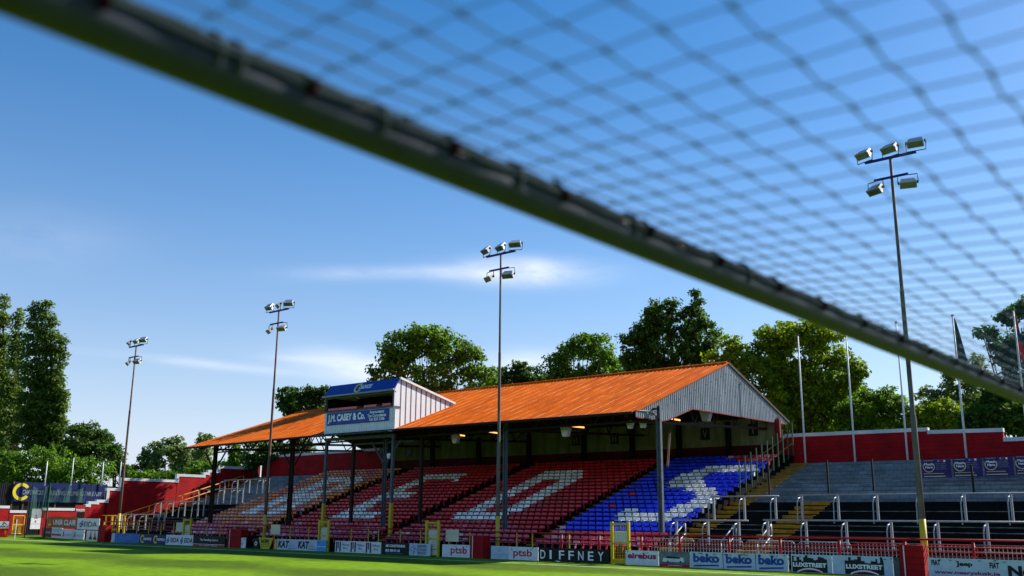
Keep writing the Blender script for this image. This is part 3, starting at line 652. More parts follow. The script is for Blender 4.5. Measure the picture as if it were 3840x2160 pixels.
# ------------------------------------------------------------------ long purple banners on the upper terrace
for i in range(6):
    xa = AY(3457+117*i, 1750, 48.3)[0]; xb = AY(3457+117*(i+1)-6, 1750, 48.3)[0]
    if i > 3: xb = xa+1.45; 
    zt = 4.77+.02*i; zb = 3.92+.02*i
    o = B().box(xa, xb, 48.28, 48.3, zb, zt).build('banner', mat('banner_purple', (.025, .014, .1), .5, var=.3, scale=3))
    tag(o, 'dark purple banner with round crest lettered Match Hero, '+('leftmost', 'second from left', 'third from left', 'fourth from left, cut by picture edge', 'fifth from left', 'sixth from left')[i], 'banner', 'purple banners on the terrace')
    f_ = Face((xa, 48.28, zb), (xb-xa, 0, 0), (0, 0, zt-zb), o)
    f_.arc(.24, .62, .32, .05, 150, 390, 'gold'); f_.text('Match\nHero', .1, .4, .52, .82, 'ink_white', .02)
    f_.rect(.06, .42, .93, .95, 'gold'); f_.rect(.05, .72, .22, .25, 'gold'); f_.rect(.05, .78, .06, .11, 'gold', name='text_line')
    for q_, s_ in enumerate(('Nominate a Member', 'Vote a Member', 'Pick a Member', 'Enjoy a Reward')): f_.text(s_, .48, .82+.03*(q_ % 2), .74-.1*q_, .8-.1*q_, 'ink_grey', 0)
    for q_, mm_ in enumerate(('sky_blue', 'ink_red', 'ink_white')): f_.rect(.55+.1*q_, .62+.1*q_, .86, .96, mm_, name='icon')

# ------------------------------------------------------------------ flag poles
def flagpole(pb, pt, Y, label, flag=None, r=.06, D=None):
    a = AY(*pb, Y) if D is None else AX(*pb, D); b = AY(*pt, Y) if D is None else AX(*pt, D)
    o = thing('flagpole', label, 'flagpole', (a[0], a[1], a[2]-.2), 'flagpoles'); B().tube([(a[0], a[1], a[2]-.2), (a[0], a[1], b[2])], [r, r*.65], 8).build('pole', 'white', o, True)
    B().tube([(a[0], a[1], b[2]), (a[0], a[1], b[2]+.06)], r*1.3, 8).build('finial', 'grey_pole', o, True)
    return a[0], a[1], b[2]
flagpole((3022, 1750), (3001, 1258), 53.8, 'bare white flagpole nearest the gable')
flagpole((3208, 1742), (3178, 1245), 53.8, 'bare white flagpole, second from the gable')
flagpole((3405, 1735), (3363, 1210), 53.8, 'white flagpole just left of the right-hand floodlight pole')
g1 = flagpole((3625, 1720), (3568, 1185), 53.8, 'white flagpole with a limp dark green flag')
g2 = flagpole((3862, 1710), (3785, 1165), 53.8, 'white flagpole with a limp red flag at the right edge')
def limp(g, w, h, m, label, m2=None):
    b = B(); n = 9; vv = []; ff = []
    for i in range(n):
        t = i/(n-1); z = g[2]-.15-h*t; ww = w*(.12+.88*t**.9) if t < .93 else w*.5
        for j in range(5): s = j/4; vv.append((g[0]+.05+ww*s, g[1]-.03+.06*math.sin(s*9+t*2), z-.25*s*t))
    for i in range(n-1):
        for j in range(4): ff.append((i*5+j, i*5+j+1, i*5+j+6, i*5+j+5))
    b.add(vv, ff); o = b.build('flag', m, smooth=True); tag(o, label, 'flag'); sm = o.modifiers.new('s', 'SOLIDIFY'); sm.thickness = .01
    if m2: o.data.materials.append(MAT[m2]); [setattr(p, 'material_index', 1) for p in o.data.polygons if 12 <= p.index < 20]
limp(g1, .55, 2.4, 'flag_green', 'limp dark green flag hanging from its white pole')
limp(g2, .32, 2.3, 'flag_red', 'limp red flag with dark band at the right edge', 'ink_navy')
for pb, pt, w in (((168, 1815), (178, 1728), 'leftmost of the four'), ((266, 1815), (275, 1715), 'second from left'), ((380, 1815), (388, 1730), 'third from left'), ((449, 1790), (457, 1730), 'rightmost, beside the leftmost floodlight pole')):
    flagpole(pb, pt, 0, 'thin pale pole against the dark trees, '+w, r=.07, D=-98)

# ------------------------------------------------------------------ floodlights
def floodlamp(root, c, yaw, tilt, up):
    """one lamp: wedge housing with glass front and a U bracket; c = where the bracket meets the arm"""
    R_ = Matrix.Rotation(yaw, 3, 'Z'); T_ = R_ @ Matrix.Rotation(tilt, 3, 'X'); c = Vector(c); h = c+Vector((0, 0, .36 if up else -.32))
    def P(x, y, z): return h+T_ @ Vector((x, y, z))
    b = B(); w, hh = .31, .15
    b.add([P(-w, -.2, -hh), P(w, -.2, -hh), P(w, -.2, hh), P(-w, -.2, hh), P(-w*.75, .18, -hh*.45), P(w*.75, .18, -hh*.45), P(w*.75, .18, hh*.6), P(-w*.75, .18, hh*.6)],
          [(4, 5, 6, 7), (0, 4, 7, 3), (1, 2, 6, 5), (3, 7, 6, 2), (0, 1, 5, 4), (0, 3, 2, 1)])
    hs_ = b.build('lamp_head', 'lamp_housing', root)
    g = B(); g.add([P(-w+.03, -.206, -hh+.03), P(w-.03, -.206, -hh+.03), P(w-.03, -.206, hh-.03), P(-w+.03, -.206, hh-.03)], [(0, 3, 2, 1)]); g.build('glass', 'lamp_glass', hs_)
    k = B(); e = R_ @ Vector((w+.06, 0, 0)); k.tube([h-e, c-e*.95+Vector((0, 0, 0)), c+e*.95, h+e], .02, 6); k.tube([h-e, h-e*.85], .06, 8); k.tube([h+e*.85, h+e], .06, 8); k.build('lamp_bracket', 'black', hs_)
def mast(px, X, Y, H, zt1, arm, R, label, m, seed):
    r = thing('floodlight_mast', label, 'floodlight', (X, Y, 0), 'floodlight masts along the pitch'); rn = random.Random(seed)
    B().tube([(X, Y, 0), (X, Y, H*.36), (X, Y, H*.36+.05), (X, Y, H*.66), (X, Y, H*.66+.05), (X, Y, H)], [q*R for q in (.165, .15, .125, .12, .1, .085)], 14).build('pole', m, r, True)
    pb = B(); pb.tube([(X, Y, .0), (X, Y, 2.0)], [.175*R, .171*R], 14); pb.build('painted_base', 'yellow_band', r, True)
    B().box(X-arm, X+arm, Y-.05, Y+.05, H, H+.09).build('crossarm', 'navy_steel', r); B().box(X-arm*.66, X+arm*.66, Y-.16, Y-.08, H-zt1, H-zt1+.08).build('crossarm', 'navy_steel', r)
    for i, dx in enumerate((-arm, .02, arm)): floodlamp(r, (X+dx, Y, H+.09), rn.uniform(-.25, .25)+(-.2 if i < 2 else .35), rn.uniform(.75, .95), True)
    for i, dx in enumerate((-arm*.62, arm*.62)): floodlamp(r, (X+dx, Y-.12, H-zt1), (-.35, .3)[i], rn.uniform(.6, .9), False)
def yellow_band():
    mt = mat('yellow_band', (.62, .46, .02), .55, col2=(.5, .36, .02), scale=3); n = mt.node_tree.nodes; l = mt.node_tree.links; b = n['Principled BSDF']
    z = n.new('ShaderNodeTexNoise'); z.inputs['Scale'].default_value = 6; z.inputs['Detail'].default_value = 3; t = n.new('ShaderNodeTexCoord'); l.new(t.outputs['Object'], z.inputs['Vector'])
    r = n.new('ShaderNodeValToRGB'); r.color_ramp.elements[0].position = .56; r.color_ramp.elements[1].position = .6; l.new(z.outputs['Fac'], r.inputs[0])
    mx = n.new('ShaderNodeMix'); mx.data_type = 'RGBA'; l.new(r.outputs[0], mx.inputs[0]); l.new(b.inputs['Base Color'].links[0].from_socket, mx.inputs[6]); mx.inputs[7].default_value = (.4, .38, .33, 1); l.new(mx.outputs[2], b.inputs['Base Color'])
yellow_band()
MY = 37.0
for base, top, lab, mm_, sd in (((444, 1983), (510, 1295), 'floodlight mast with brown pole at far left, farthest along the pitch', 'rusty_pole', 1), ((996, 2010), (1041, 1163), 'floodlight mast in front of the orange seats, second from left', 'rusty_pole', 2),
                                ((1864, 2040), (1880, 948), 'floodlight mast standing in front of the middle of orange roof', 'grey_pole', 3), ((3470, 2070), (3337, 586), 'tall nearest floodlight mast at the right with yellow painted base', 'grey_pole', 4)):
    a = AY(*base, MY); b = AY(*top, MY); mast(None, (a[0]+b[0])/2, MY, b[2]-.1, .85, 1.0, .7 if sd == 4 else .62, lab, mm_, sd)

# ------------------------------------------------------------------ pitchside rail, gates, boxes
def rail(xa, xb, za, zb, posts, label, pm):
    r = thing('pitchside_rail', label, 'railing', ((xa+xb)/2, 36.5, 0), 'pitchside railings')
    for d, w in ((0, .035), (-.25, .024), (-.42, .024)): B().tube([(xa, 36.5, za+d), (xb, 36.5, zb+d)], w, 8).build('rail', 'red_paint', r, True)
    for i, X in enumerate(posts):
        z = za+(zb-za)*(X-xa)/(xb-xa); m_ = pm if isinstance(pm, str) else pm[i]; w = .055 if m_ == 'red_paint' else .03
        B().tube([(X, 36.5, 0), (X, 36.5, z)], w, 8).build('post', m_, r, True)
rail(-69.4, -58.2, 1.42, 1.42, [-69.2+1.55*i for i in range(8)], 'red rail with yellow posts along the far left boards', 'yellow_paint')
rail(-57.3, -51.6, 1.4, 1.38, (-56, -54.5, -53), 'red rail between the farthest gate and a red pier', 'yellow_paint')
rail(-51, -44.4, 1.38, 1.34, (-50, -48.9, -47.4, -45.7), 'red rail with yellow posts behind bold black lettered boards', 'yellow_paint')
rail(-43.4, -36.2, 1.32, 1.27, (-42, -40.6, -39.8, -38.1, -36.6), 'red rail with yellow posts behind the striped emblem boards', 'yellow_paint')
rail(-35, -24.8, 1.26, 1.24, (-34.6, -33.15, -30.15, -29.2, -27.5, -27.05, -25.4), 'red rail between two yellow gates behind red lettered boards', ['yellow_paint', 'yellow_paint', 'yellow_paint', 'yellow_paint', 'red_paint', 'yellow_paint', 'red_paint'])
rail(-23.5, -5, 1.24, 1.32, (-23.2, -21.3, -19.05, -16.85, -14.5, -12.1, -9.8, -7.5), 'red rail with thick red posts in front of the terrace', 'red_paint')
def gate(xa, xb, zt, label, panel=True):
    r = thing('pitch_gate', label, 'gate', ((xa+xb)/2, 36, 0), 'yellow gates in the boards'); Y = 36.12
    for X in (xa, xb):
        B().box(X-.06, X+.06, Y-.05, Y+.05, 0, zt).build('post', 'yellow_paint', r)
    B().box(xa+.06, xb-.06, Y-.03, Y+.03, zt-.14, zt-.06).build('top_bar', 'yellow_paint', r); B().box(xa+.06, xb-.06, Y-.03, Y+.03, .85, .9).build('mid_bar', 'yellow_paint', r); B().box(xa+.06, xb-.06, Y-.03, Y+.03, .05, .22 if panel == 2 else .1).build('bottom_bar', 'yellow_paint', r)
    m_ = B()
    for i in range(9): x = xa+.08+(xb-xa-.16)*i/8; m_.bar((x, Y+.01, .1), (x, Y+.01, zt-.1), .007)
    for i in range(14): z = .15+(zt-.3)*i/13; m_.bar((xa+.06, Y+.02, z), (xb-.06, Y+.02, z), .007)
    m_.build('mesh', 'yellow_paint', r)
    if panel == 2: B().box(xa+.1, xb-.1, Y+.04, Y+.06, .92, 1.4).build('panel', 'white', r)
    else:
        for z0_, z1_ in ((.85, 1.3), (.35, .82), (.05, .32)): B().box(xa+.1, xb-.1, Y+.04, Y+.06, z0_, z1_).build('panel', 'white', r)
gate(-24.45, -23.6, 1.8, 'yellow mesh gate with white panel beside the red lettered bus board', 2)
gate(-35.8, -34.95, 1.75, 'yellow gate left of the first large red lettered board')
gate(-44.3, -43.5, 1.72, 'yellow gate between light blue board and striped emblem boards')
gate(-58.1, -57.3, 1.72, 'farthest yellow gate, beside black board with red base')
def locker(xa, xb, zt, label, stripe=True, seam=False):
    r = thing('red_pier', label, 'pier', ((xa+xb)/2, 36, 0), 'red brick piers in the board line'); b = B().box(xa, xb, 35.95, 36.45, 0, zt).build('body', 'red_block', r)
    if stripe: B().box(xa+(xb-xa)*.18, xa+(xb-xa)*.18+.035, 35.93, 35.95, 0, zt-.02).build('stripe', 'white', r)
    if seam: B().box(xa, xb, 35.93, 35.95, zt*.55, zt*.55+.03).build('seam', 'black', r)
locker(-12.14, -11.3, 1.1, 'large dark red pier in front of the nearest floodlight mast')
locker(-32.65, -31.8, 1.07, 'dark red pier with white stripe between the two red lettered boards')
locker(-52.9, -51.5, 1.1, 'red brick pier with white stripe beside small white crest board', seam=True)
locker(-68.9, -67.9, 1.15, 'red pier at the far end of the board line', False)
tagp = []
for X, Z, lab in ((-34.25, 1.02, 'cream notice board on rail right of the gate'), (-48.7, 1.12, 'cream notice board on rail near the second floodlight mast'), (-59, 1.15, 'cream notice board on rail at far left')):
    o = B().box(X-.5, X+.4, 36.42, 36.44, Z-.28, Z+.3).build('notice_board', mat('cream_board', (.62, .57, .4), .7)); tag(o, lab, 'notice board', 'cream notice boards')
# crowd barriers behind the rail
for i in range(8):
    xa = -23.3+2.25*i; xb = xa+2.1
    r = thing('crowd_barrier', 'galvanised crowd barrier behind the red rail, '+ORD[i]+' one from the seats', 'barrier', ((xa+xb)/2, 37.5, 0), 'galvanised crowd barriers'); f = B()
    f.tube([(xa, 37.5, .05), (xa, 37.5, 1.0), (xa+.1, 37.5, 1.1), (xb-.1, 37.5, 1.1), (xb, 37.5, 1.0), (xb, 37.5, .05)], .02, 6); f.tube([(xa, 37.5, .72), (xb, 37.5, .72)], .015, 6); f.build('frame', 'red_paint' if i > 3 else 'steel', r, True)
    b = B(); n_ = 15
    for k in range(1, n_): x = xa+(xb-xa)*k/n_; b.bar((x, 37.5, .2), (x, 37.5, 1.08), .016)
    b.build('bars', 'steel', r)

# ------------------------------------------------------------------ advertising boards
BY = 36.0
def board(pa, pb, bgm, label, zt=.61, Y=BY, zb=.0, name='advertising_board', ties=0):
    xa = AY(pa, 2090, Y)[0]; xb = AY(pb, 2090, Y)[0]; zt += random.uniform(-.008, .012)
    o = B().box(xa+.01, xb-.01, Y, Y+.04, zb+.015, zt).build(name, bgm); tag(o, label, 'board', 'advertising boards along the pitch')
    if ties:
        b = B(); rr = random.Random(pa)
        for i in range(ties):
            x = xa+(xb-xa)*rr.random(); z = zt-.05-.05*rr.random(); a = rr.uniform(-.6, .6); b.bar((x, Y-.012, z), (x+.09*math.cos(a), Y-.012, z+.09*math.sin(a)), .012, .02)
        b.build('cable_ties', 'black', o)
    return Face((xa, Y, zb), (xb-xa, 0, 0), (0, 0, zt-zb), o)
f = board(3477, 3990, 'blue_white', 'nearest pale board with black car dealer lettering at right edge', .7, ties=7)
f.text('FIAT', .03, .1, .64, .9, 'ink_black', .04); f.text('Jeep', .22, .345, .58, .86, 'ink_black', .04); f.text('FIAT', .47, .54, .58, .86, 'ink_black', .04)
f.text('www.nearyslusk.ie', .045, .54, .2, .42, 'ink_magenta', .03); f.text('Nearys', .6, 1.0, .1, .74, 'ink_black', .05)
f = board(3347, 3372, 'concrete', 'bare grey concrete board end left of the large red pier', .67)
def skyline(f, u0, u1, v0, v1, seed):
    rr = random.Random(seed); P = []; u = u0
    while u < u1-.01:
        w = rr.uniform(.02, .05)*(u1-u0)*2; h = v0+(v1-v0)*rr.uniform(.25, 1); P.append([(u, v0), (min(u+w, u1), v0), (min(u+w, u1), h), (u, h)]); u += w
    f.poly(P, 'ink_black')
for a, b, u0, u1, w in ((2965, 3120, .03, .88, 'left one of two'), (3120, 3347, .21, .85, 'right one of two')):
    f = board(a, b, 'blue_white', 'white board with black city skyline picture, '+w, .67 if a > 3000 else .66, ties=2)
    f.rect(u0, u1, .04, .5, 'ink_black'); skyline(f, u0, u1, .5, .97, a); f.text('LUXSTREET', u0+.02, u1-.02, .32, .56, 'ink_white', .05, h=.012)
    f.arc((u0+u1)/2, -.75, 1.02, .07, 55, 125, 'ink_white', h=.012, asp=(u1-u0)/1.6); f.arc((u0+u1)/2+.02, -.78, .97, .05, 60, 125, 'ink_red', h=.014, asp=(u1-u0)/1.6)
for i, w in enumerate(('left', 'middle', 'right')):
    a = 2587+118*i+(4*i if i else 0); f = board(a, a+126-2*(i == 2), 'blue_white', f'white board with large blue lowercase lettering, {w} of three', .63+.01*i, ties=6)
    f.text('beko', .1, .88, .36, .92, 'ink_blue', .05); f.poly([[(.12, .1), (.86, .17), (.86, .27), (.12, .2)]], 'ink_blue')
f = board(2470, 2587, mat('picture_green', (.05, .1, .1), .5, col2=(.16, .24, .24), scale=2.2), 'dark photographic board showing a white coach, with red base', .62)
f.poly([[(.12, .38), (.16, .6), (.3, .7), (.8, .62), (.82, .36), (.7, .33), (.15, .33)]], 'white'); f.poly([[(.18, .6), (.3, .7), (.7, .64), (.68, .55), (.3, .56)]], 'ink_black', h=.009)
f.arc(.3, .34, .07, .07, 0, 360, 'ink_black', h=.012, name='wheel'); f.arc(.7, .35, .07, .07, 0, 360, 'ink_black', h=.012, name='wheel'); f.rect(0.01, .99, .03, .2, 'ink_red', h=.008); f.text('www.eirebus.ie', .3, .75, .07, .16, 'ink_white', 0, h=.012)
f = board(2345, 2470, 'white', 'white board with magenta lowercase lettering right of the yellow gate', .61, ties=2); f.text('eirebus', .07, .93, .45, .86, 'ink_magenta', .04)
f = board(2019, 2284, 'black', 'long black board with widely spaced white capital letters', .6, ties=8)
for i, ch in enumerate('DIFFNEY'):
    u = .03+.137*i; f.text(ch, u, u+(.03 if ch == 'I' else .075), .2, .84, 'ink_white', .01)
f.poly([[(.25, .1), (.33, .07), (.3, .0), (.27, .02)]], 'ink_white', name='mark')
f = board(1905, 2018, 'white', 'white board with tall dark red lettering beside the black board', .61, ties=3); f.text('ptsb', .18, .8, .14, .84, 'ink_red', .02)
f = board(1840, 1905, 'blue_white', 'plain pale board with small grey hotel lettering and ring', .61); f.text('CLAYTON HOTEL', .03, .97, .3, .42, 'ink_grey', 0); f.arc(.48, .7, .12, .03, 0, 360, 'ink_grey'); f.text('DUBLIN AIRPORT', .25, .75, .16, .22, 'ink_grey', 0)
f = board(1657, 1785, 'white', 'white board with tall dark red lettering left of the red pier', .61, ties=5); f.text('ptsb', .26, .74, .14, .88, 'ink_red', .02)
f = board(1533, 1613, 'blue_white', 'white board with purple swirl emblem and three words', .6); f.text('SHERWIN\nCOOLING\nSERVICES', .38, .82, .12, .9, 'ink_black', .01)
f.arc(.13, .5, .42, .04, -80, 80, 'ink_navy'); [f.arc(.18+.055*math.cos(a), .5+.13*math.sin(a), .13, .05, math.degrees(a)-20, math.degrees(a)+130, 'ink_purple', h=.009) for a in (0, 1.57, 3.14, 4.71)]
f = board(1428, 1533, 'black', 'black board with white telephone number and capitals', .61); f.text('AIR CONDITIONING', .16, .86, .62, .84, 'ink_white', .04); f.text('083 880 81 68', .16, .68, .24, .46, 'ink_white', .03); f.rect(.16, .8, .12, .14, 'sky_blue')
f = board(1254, 1428, 'white', 'white board with three purple striped bar emblems', .62, ties=3)
for i in range(3):
    u = .02+.33*i
    for q_, (w, lo_) in enumerate(((.03, .08), (.024, .35), (.03, .08))): f.rect(u+.042*q_, u+.042*q_+w, lo_, .92, 'ink_purple', name='emblem_bar')
    f.text('McKeon\nBros.', u+.14, u+.29, .3, .8, 'ink_purple', 0)
f = board(1185, 1221, 'sky_blue', 'short light blue board left of a yellow gate', .6); f.rect(.02, .98, .42, .46, 'ink_white'); f.rect(.15, .28, .75, .82, 'ink_navy')
for a, w in ((1036, 'left'), (1111, 'right')):
    f = board(a, a+75, 'blue_white', f'white board with bold black slanted capitals, {w} of two', .62)
    f.text('KAT', .05, .62, .2, .86, 'ink_black', .05, .15); f.text('MECHANICAL\nELECTRICAL', .6, .92, .28, .5, 'ink_grey', 0); f.text('SOLUTIONS', .58, .95, .12, .22, 'ink_blue', .02)
f = board(1022, 1035, 'yellow_paint', 'narrow yellow and red board beside the black slanted capitals', .6); f.rect(0.02, .3, .03, .97, 'ink_red')
xa, xb = AY(966, 2090, 36)[0], AY(1021, 2090, 36)[0]; o = B().prism([(xa+.25, 35.99, .02), (xb-.35, 35.99, .02), (xb, 35.99, .66), (xa, 35.99, .66)], (0, .04, 0)).build('advertising_board', 'yellow_paint'); tag(o, 'yellow skip shaped board reading HOPE below the second floodlight mast', 'board', 'advertising boards along the pitch')
f = Face((xa, 35.99, 0), (xb-xa, 0, 0), (0, 0, .66), o); f.text('HOPE', .18, .72, .5, .86, 'ink_black', .05); f.rect(.16, .78, .36, .4, 'ink_black'); f.rect(.2, .74, .22, .25, 'ink_black')
f = board(946, 966, 'black', 'narrow black board with small crest beside red pier', .62); f.arc(.5, .5, .2, .08, 0, 360, 'ink_white')
f = board(866, 917, 'white', 'small white board with two faint red crests right of farthest gate', .62, ties=2)
for u in (.3, .75): f.arc(u, .5, .22, .03, 0, 360, 'blue_white', name='crest_ring'); f.poly([[(u-.05, .5), (u+.05, .5), (u, .25)]], 'ink_red', name='crest')
f = board(719, 840, 'black', 'black board with white lettering and a red base stripe', .64); f.text('The Panelling Centre', .22, .78, .48, .74, 'ink_white', .01); f.rect(.01, .99, .03, .2, 'ink_red'); f.rect(.01, .99, .21, .24, 'ink_white'); f.text('Kitchens   Bathrooms   Bedrooms', .2, .76, .07, .15, 'ink_white', 0, h=.012)
def twist(f, u, v, s, h=.006):
    f.poly([[(u-s*.5, v-.05), (u+s*.3, v+.33), (u+s*.45, v+.2), (u-s*.5, v-.18)], [(u-s*.5, v-.1), (u+s*.45, v+.1), (u+s*.45, v-.15), (u, v-.38), (u-s*.5, v-.25), (u+s*.1, v-.1)]], 'ink_blue', h)
for a, w in ((616, 'left'), (667.5, 'right')):
    f = board(a, a+51.5, 'white', f'white board with black capitals and blue twisted emblem, {w} of two', .66); twist(f, .16, .5, .2); f.text('EIDA', .36, .97, .28, .72, 'ink_black', .02)
for a, w in ((516, 'left'), (566, 'right')):
    f = board(a, a+50, 'banner_blue', f'dark blue board with yellow crescent emblem, {w} of two', .64); f.arc(.24, .5, .42, .16, 45, 315, 'ink_yellow'); f.text('CHADWICKS', .3, .92, .38, .64, 'ink_white', .03, .2, h=.012)
f = board(410, 516, 'deep_blue', 'mottled bright blue board at far left beside the red pier', .66); f.text('MAPLES GROUP', .3, .74, .4, .65, 'sky_blue', .02); f.rect(0.01, .13, .03, .97, 'blue_white')
# boards round the far corner, two high
CP = [(-69.6, 36.7), (-73.0, 37.4), (-76.2, 38.0), (-79.4, 38.6), (-82.6, 39.2)]
def cboard(pa, pb, z0, z1, m, label):
    a = AZ(pa, 2015)[:2]; 
    def onc(px):
        d = ray(px, 2015)[:2]; P0 = np.array(CP[0]); u = np.array(CP[-1])-P0; A_ = np.array([[d[0], -u[0]], [d[1], -u[1]]]); s = np.linalg.solve(A_, P0); return d*s[0]
    a = onc(pa); b = onc(pb); o = B().prism([(a[0], a[1], z0), (b[0], b[1], z0), (b[0], b[1], z1), (a[0], a[1], z1)], (0, .05, 0)).build('advertising_board', m); tag(o, label, 'board', 'advertising boards round the far corner')
    return Face((a[0], a[1], z0), (b[0]-a[0], b[1]-a[1], 0), (0, 0, z1-z0), o)
f = cboard(323, 383, .02, .72, 'white', 'white board with three dark bottle pictures at the far corner')
for i in range(3): u = .28+.27*i; f.poly([[(u-.1, .08), (u+.1, .08), (u+.09, .3), (u+.03, .45), (u-.03, .45), (u-.09, .3)]], 'ink_black', name='bottle_picture'); f.poly([[(u-.06, .45), (u+.06, .45), (u+.02, .95), (u-.02, .95)]], 'ink_orange', name='bottle_picture')
for a, w in ((230, 'left'), (273, 'right')):
    f = cboard(a, a+41, .02, .74, 'white', f'white far corner board with thin red figure, {w} of two'); f.poly([[(.1, .2), (.22, .2), (.2, .8), (.13, .8)]], 'ink_red'); f.text('LAGOON', .3, .9, .3, .5, 'ink_grey', 0)
f = cboard(191, 230, .02, .86, 'white', 'white far corner board with red stripe across'); f.rect(.05, .95, .2, .38, 'ink_red'); f.text('HEALY', .1, .9, .6, .85, 'ink_grey', 0)
f = cboard(155, 191, .02, .8, 'dark_red_paint', 'dark red far corner board lowest at left'); f.text('OSCARS', .2, .9, .4, .6, 'ink_white', 0)
f = cboard(284, 366, .8, 1.62, 'white', 'upper white board with black capitals and blue twist at far corner'); twist(f, .2, .52, .2); f.text('EIDA', .32, .92, .25, .7, 'ink_black', .02)
f = cboard(170, 284, .84, 1.7, mat('board_orange', (.4, .08, .02), .6), 'upper orange red board with white capitals at far corner'); f.text('UNIR CLAIR', .22, .96, .25, .75, 'ink_white', .02); f.arc(.1, .6, .16, .08, 0, 360, 'ink_yellow'); f.rect(.05, .15, .15, .35, 'ink_yellow')
# things beyond the corner
P = lambda x, y, X=-84.: AX(x, y, X)
def xpanel(px0, px1, py0, py1, X, m, name, label, cat, t=.06, parent=None):
    a = AX(px0, py1, X); b = AX(px1, py0, X); o = B().box(X-t, X, a[1], b[1], min(a[2], b[2]), max(a[2], b[2])).build(name, m)
    tag(o, label, cat); return Face((X, a[1], a[2]), (0, b[1]-a[1], 0), (0, 0, b[2]-a[2]), o)
f = xpanel(-30, 33, 1982, 2015, -85, 'red_paint', 'advertising_board', 'red board with orange shield emblem at the left edge', 'board'); f.poly([[(.72, .75), (.92, .75), (.82, .15)]], 'ink_orange')
f = xpanel(-30, 35, 1955, 1981, -85, 'white', 'advertising_board', 'small white sign with dark roof emblem at the left edge', 'board'); f.text('SERVICES', .4, .98, .1, .38, 'ink_navy', .02); f.poly([[(.55, .5), (.72, .9), (.9, .5), (.84, .5), (.72, .75), (.61, .5)]], 'ink_navy')
f = xpanel(112, 158, 1908, 1984, -97, 'white', 'notice_sign', 'tall white sign board with red markings behind the corner', 'sign'); f.text('NO\nENTRY', .3, .7, .5, .7, 'ink_red'); f.rect(.4, .55, .32, .42, 'ink_red'); f.rect(.02, .98, .24, .26, 'ink_grey')
yf = thing('yellow_gate', 'orange yellow mesh gate with frame at far left corner', 'gate', tuple(AX(65, 2004, -86)))
a = AX(42, 2004, -86); b = AX(92, 1935, -86)
for y in (a[1], b[1]): B().tube([(-86, y, a[2]), (-86, y, b[2])], .06, 8).build('post', 'orange_yellow_paint', yf)
g = B(); [g.tube([(-86, a[1], z), (-86, b[1], z)], .05, 6) for z in (a[2]+.05, (a[2]+b[2])/2, b[2])]; g.build('frame', 'orange_yellow_paint', yf)
g = B(); [g.bar((-86, a[1]+(b[1]-a[1])*i/12, a[2]), (-86, a[1]+(b[1]-a[1])*i/12, b[2]), .025) for i in range(13)]; g.box(-86.02, -85.98, a[1], b[1], a[2], a[2]+.9); g.build('mesh', 'yellow_step', yf)
# far end banner on its fence, flags of netting
fb = thing('banner_fence', 'dark fence carrying long navy banner above the far end wall', 'fence', tuple(AX(220, 1990, -99)))
a = AX(-40, 2000, -99.2); b = AX(470, 1826, -99.2); q = B()
for i in range(70): y = a[1]+(b[1]-a[1])*i/69; q.bar((-99.2, y, 0), (-99.2, y, b[2]), .34, .12)
q.build('palings', 'black', fb)
for px in (48, 90, 210, 330): y = AX(px, 1850, -99)[1]; B().box(-99.1, -98.95, y-.07, y+.07, 0, b[2]+.2).build('post', 'rusty_pole', fb)
bn = xpanel(50, 402, 1818, 1880, -98.8, 'banner_blue', 'banner', 'long navy banner with yellow crescent and white capitals on far fence', 'banner', .03)
bn.arc(.07, .5, .45, .16, 35, 325, 'ink_yellow'); bn.text('CHADWICKS', .08, .3, .36, .6, 'ink_grey', .02, .2, h=.03); bn.text('BUILDING / PLUMBING / HIRE / DIY', .36, .95, .36, .6, 'ink_grey', .01, .3, h=.03)
sn = thing('ball_stop_net', 'dark green ball stop net on tall posts at the far corner', 'net', tuple(AX(220, 2000, -84)))
for px in (92, 166, 326): a = AX(px, 2008, -84); b = AX(px, 1815, -84); B().tube([(-84, a[1], 0), (-84, a[1], b[2])], .07 if px == 166 else .045, 8).build('post', 'green_paint' if px > 100 else 'rusty_pole', sn)
a = AX(92, 1990, -84); b = AX(326, 1822, -84); q = B(); vv = []; ff = []
for i in range(25):
    t_ = i/24; y = a[1]+(b[1]-a[1])*t_; sag = .35*abs(math.sin(t_*math.pi*3))
    vv += [(-84+.1*math.sin(i), y, 2.9 if t_ > .32 else 1.6), (-84+.15*math.sin(i*1.3), y, b[2]-sag)]
    if i: ff.append((2*i-2, 2*i, 2*i+1, 2*i-1))
q.add(vv, ff); q.build('netting', 'stop_net', sn)
fw = thing('far_wall', 'low dark red wall with white coping behind the far goal', 'wall', tuple(AX(60, 1990, -100)))
for p0, p1, yt in ((-60, 37, 1895), (37, 100, 1913), (160, 290, 1904)):
    a = AX(p0, yt, -97); b = AX(p1, yt, -97); B().box(-97.3, -97, a[1], b[1], 0, a[2]-.25).build('wall', 'red_block', fw); B().box(-97.35, -96.95, a[1], b[1], a[2]-.25, a[2]).build('coping', 'white_paint', fw)
cf = thing('corner_flag', 'thin white corner post standing on the grass at far left', 'corner flag', (-84, 33.5, 0)); q = AZ(54, 2021)
cf.location = (q[0], q[1], 0); OFF[cf.name] = Vector((q[0], q[1], 0)); B().tube([(q[0], q[1], 0), (q[0], q[1], 1.5)], .03, 6).build('pole', 'white', cf); B().box(q[0]-.3, q[0], q[1]-.01, q[1]+.01, 1.2, 1.5).build('flag', 'flag_red', cf)
rl = thing('pitchside_rail', 'yellow topped rail on stubby posts by the far red wall', 'railing', (-72, 37.6, 0), 'pitchside railings')
B().tube([(-80.5, 40.6, 1.85), (-70, 38.6, 1.85)], .04, 8).build('rail', 'orange_yellow_paint', rl)
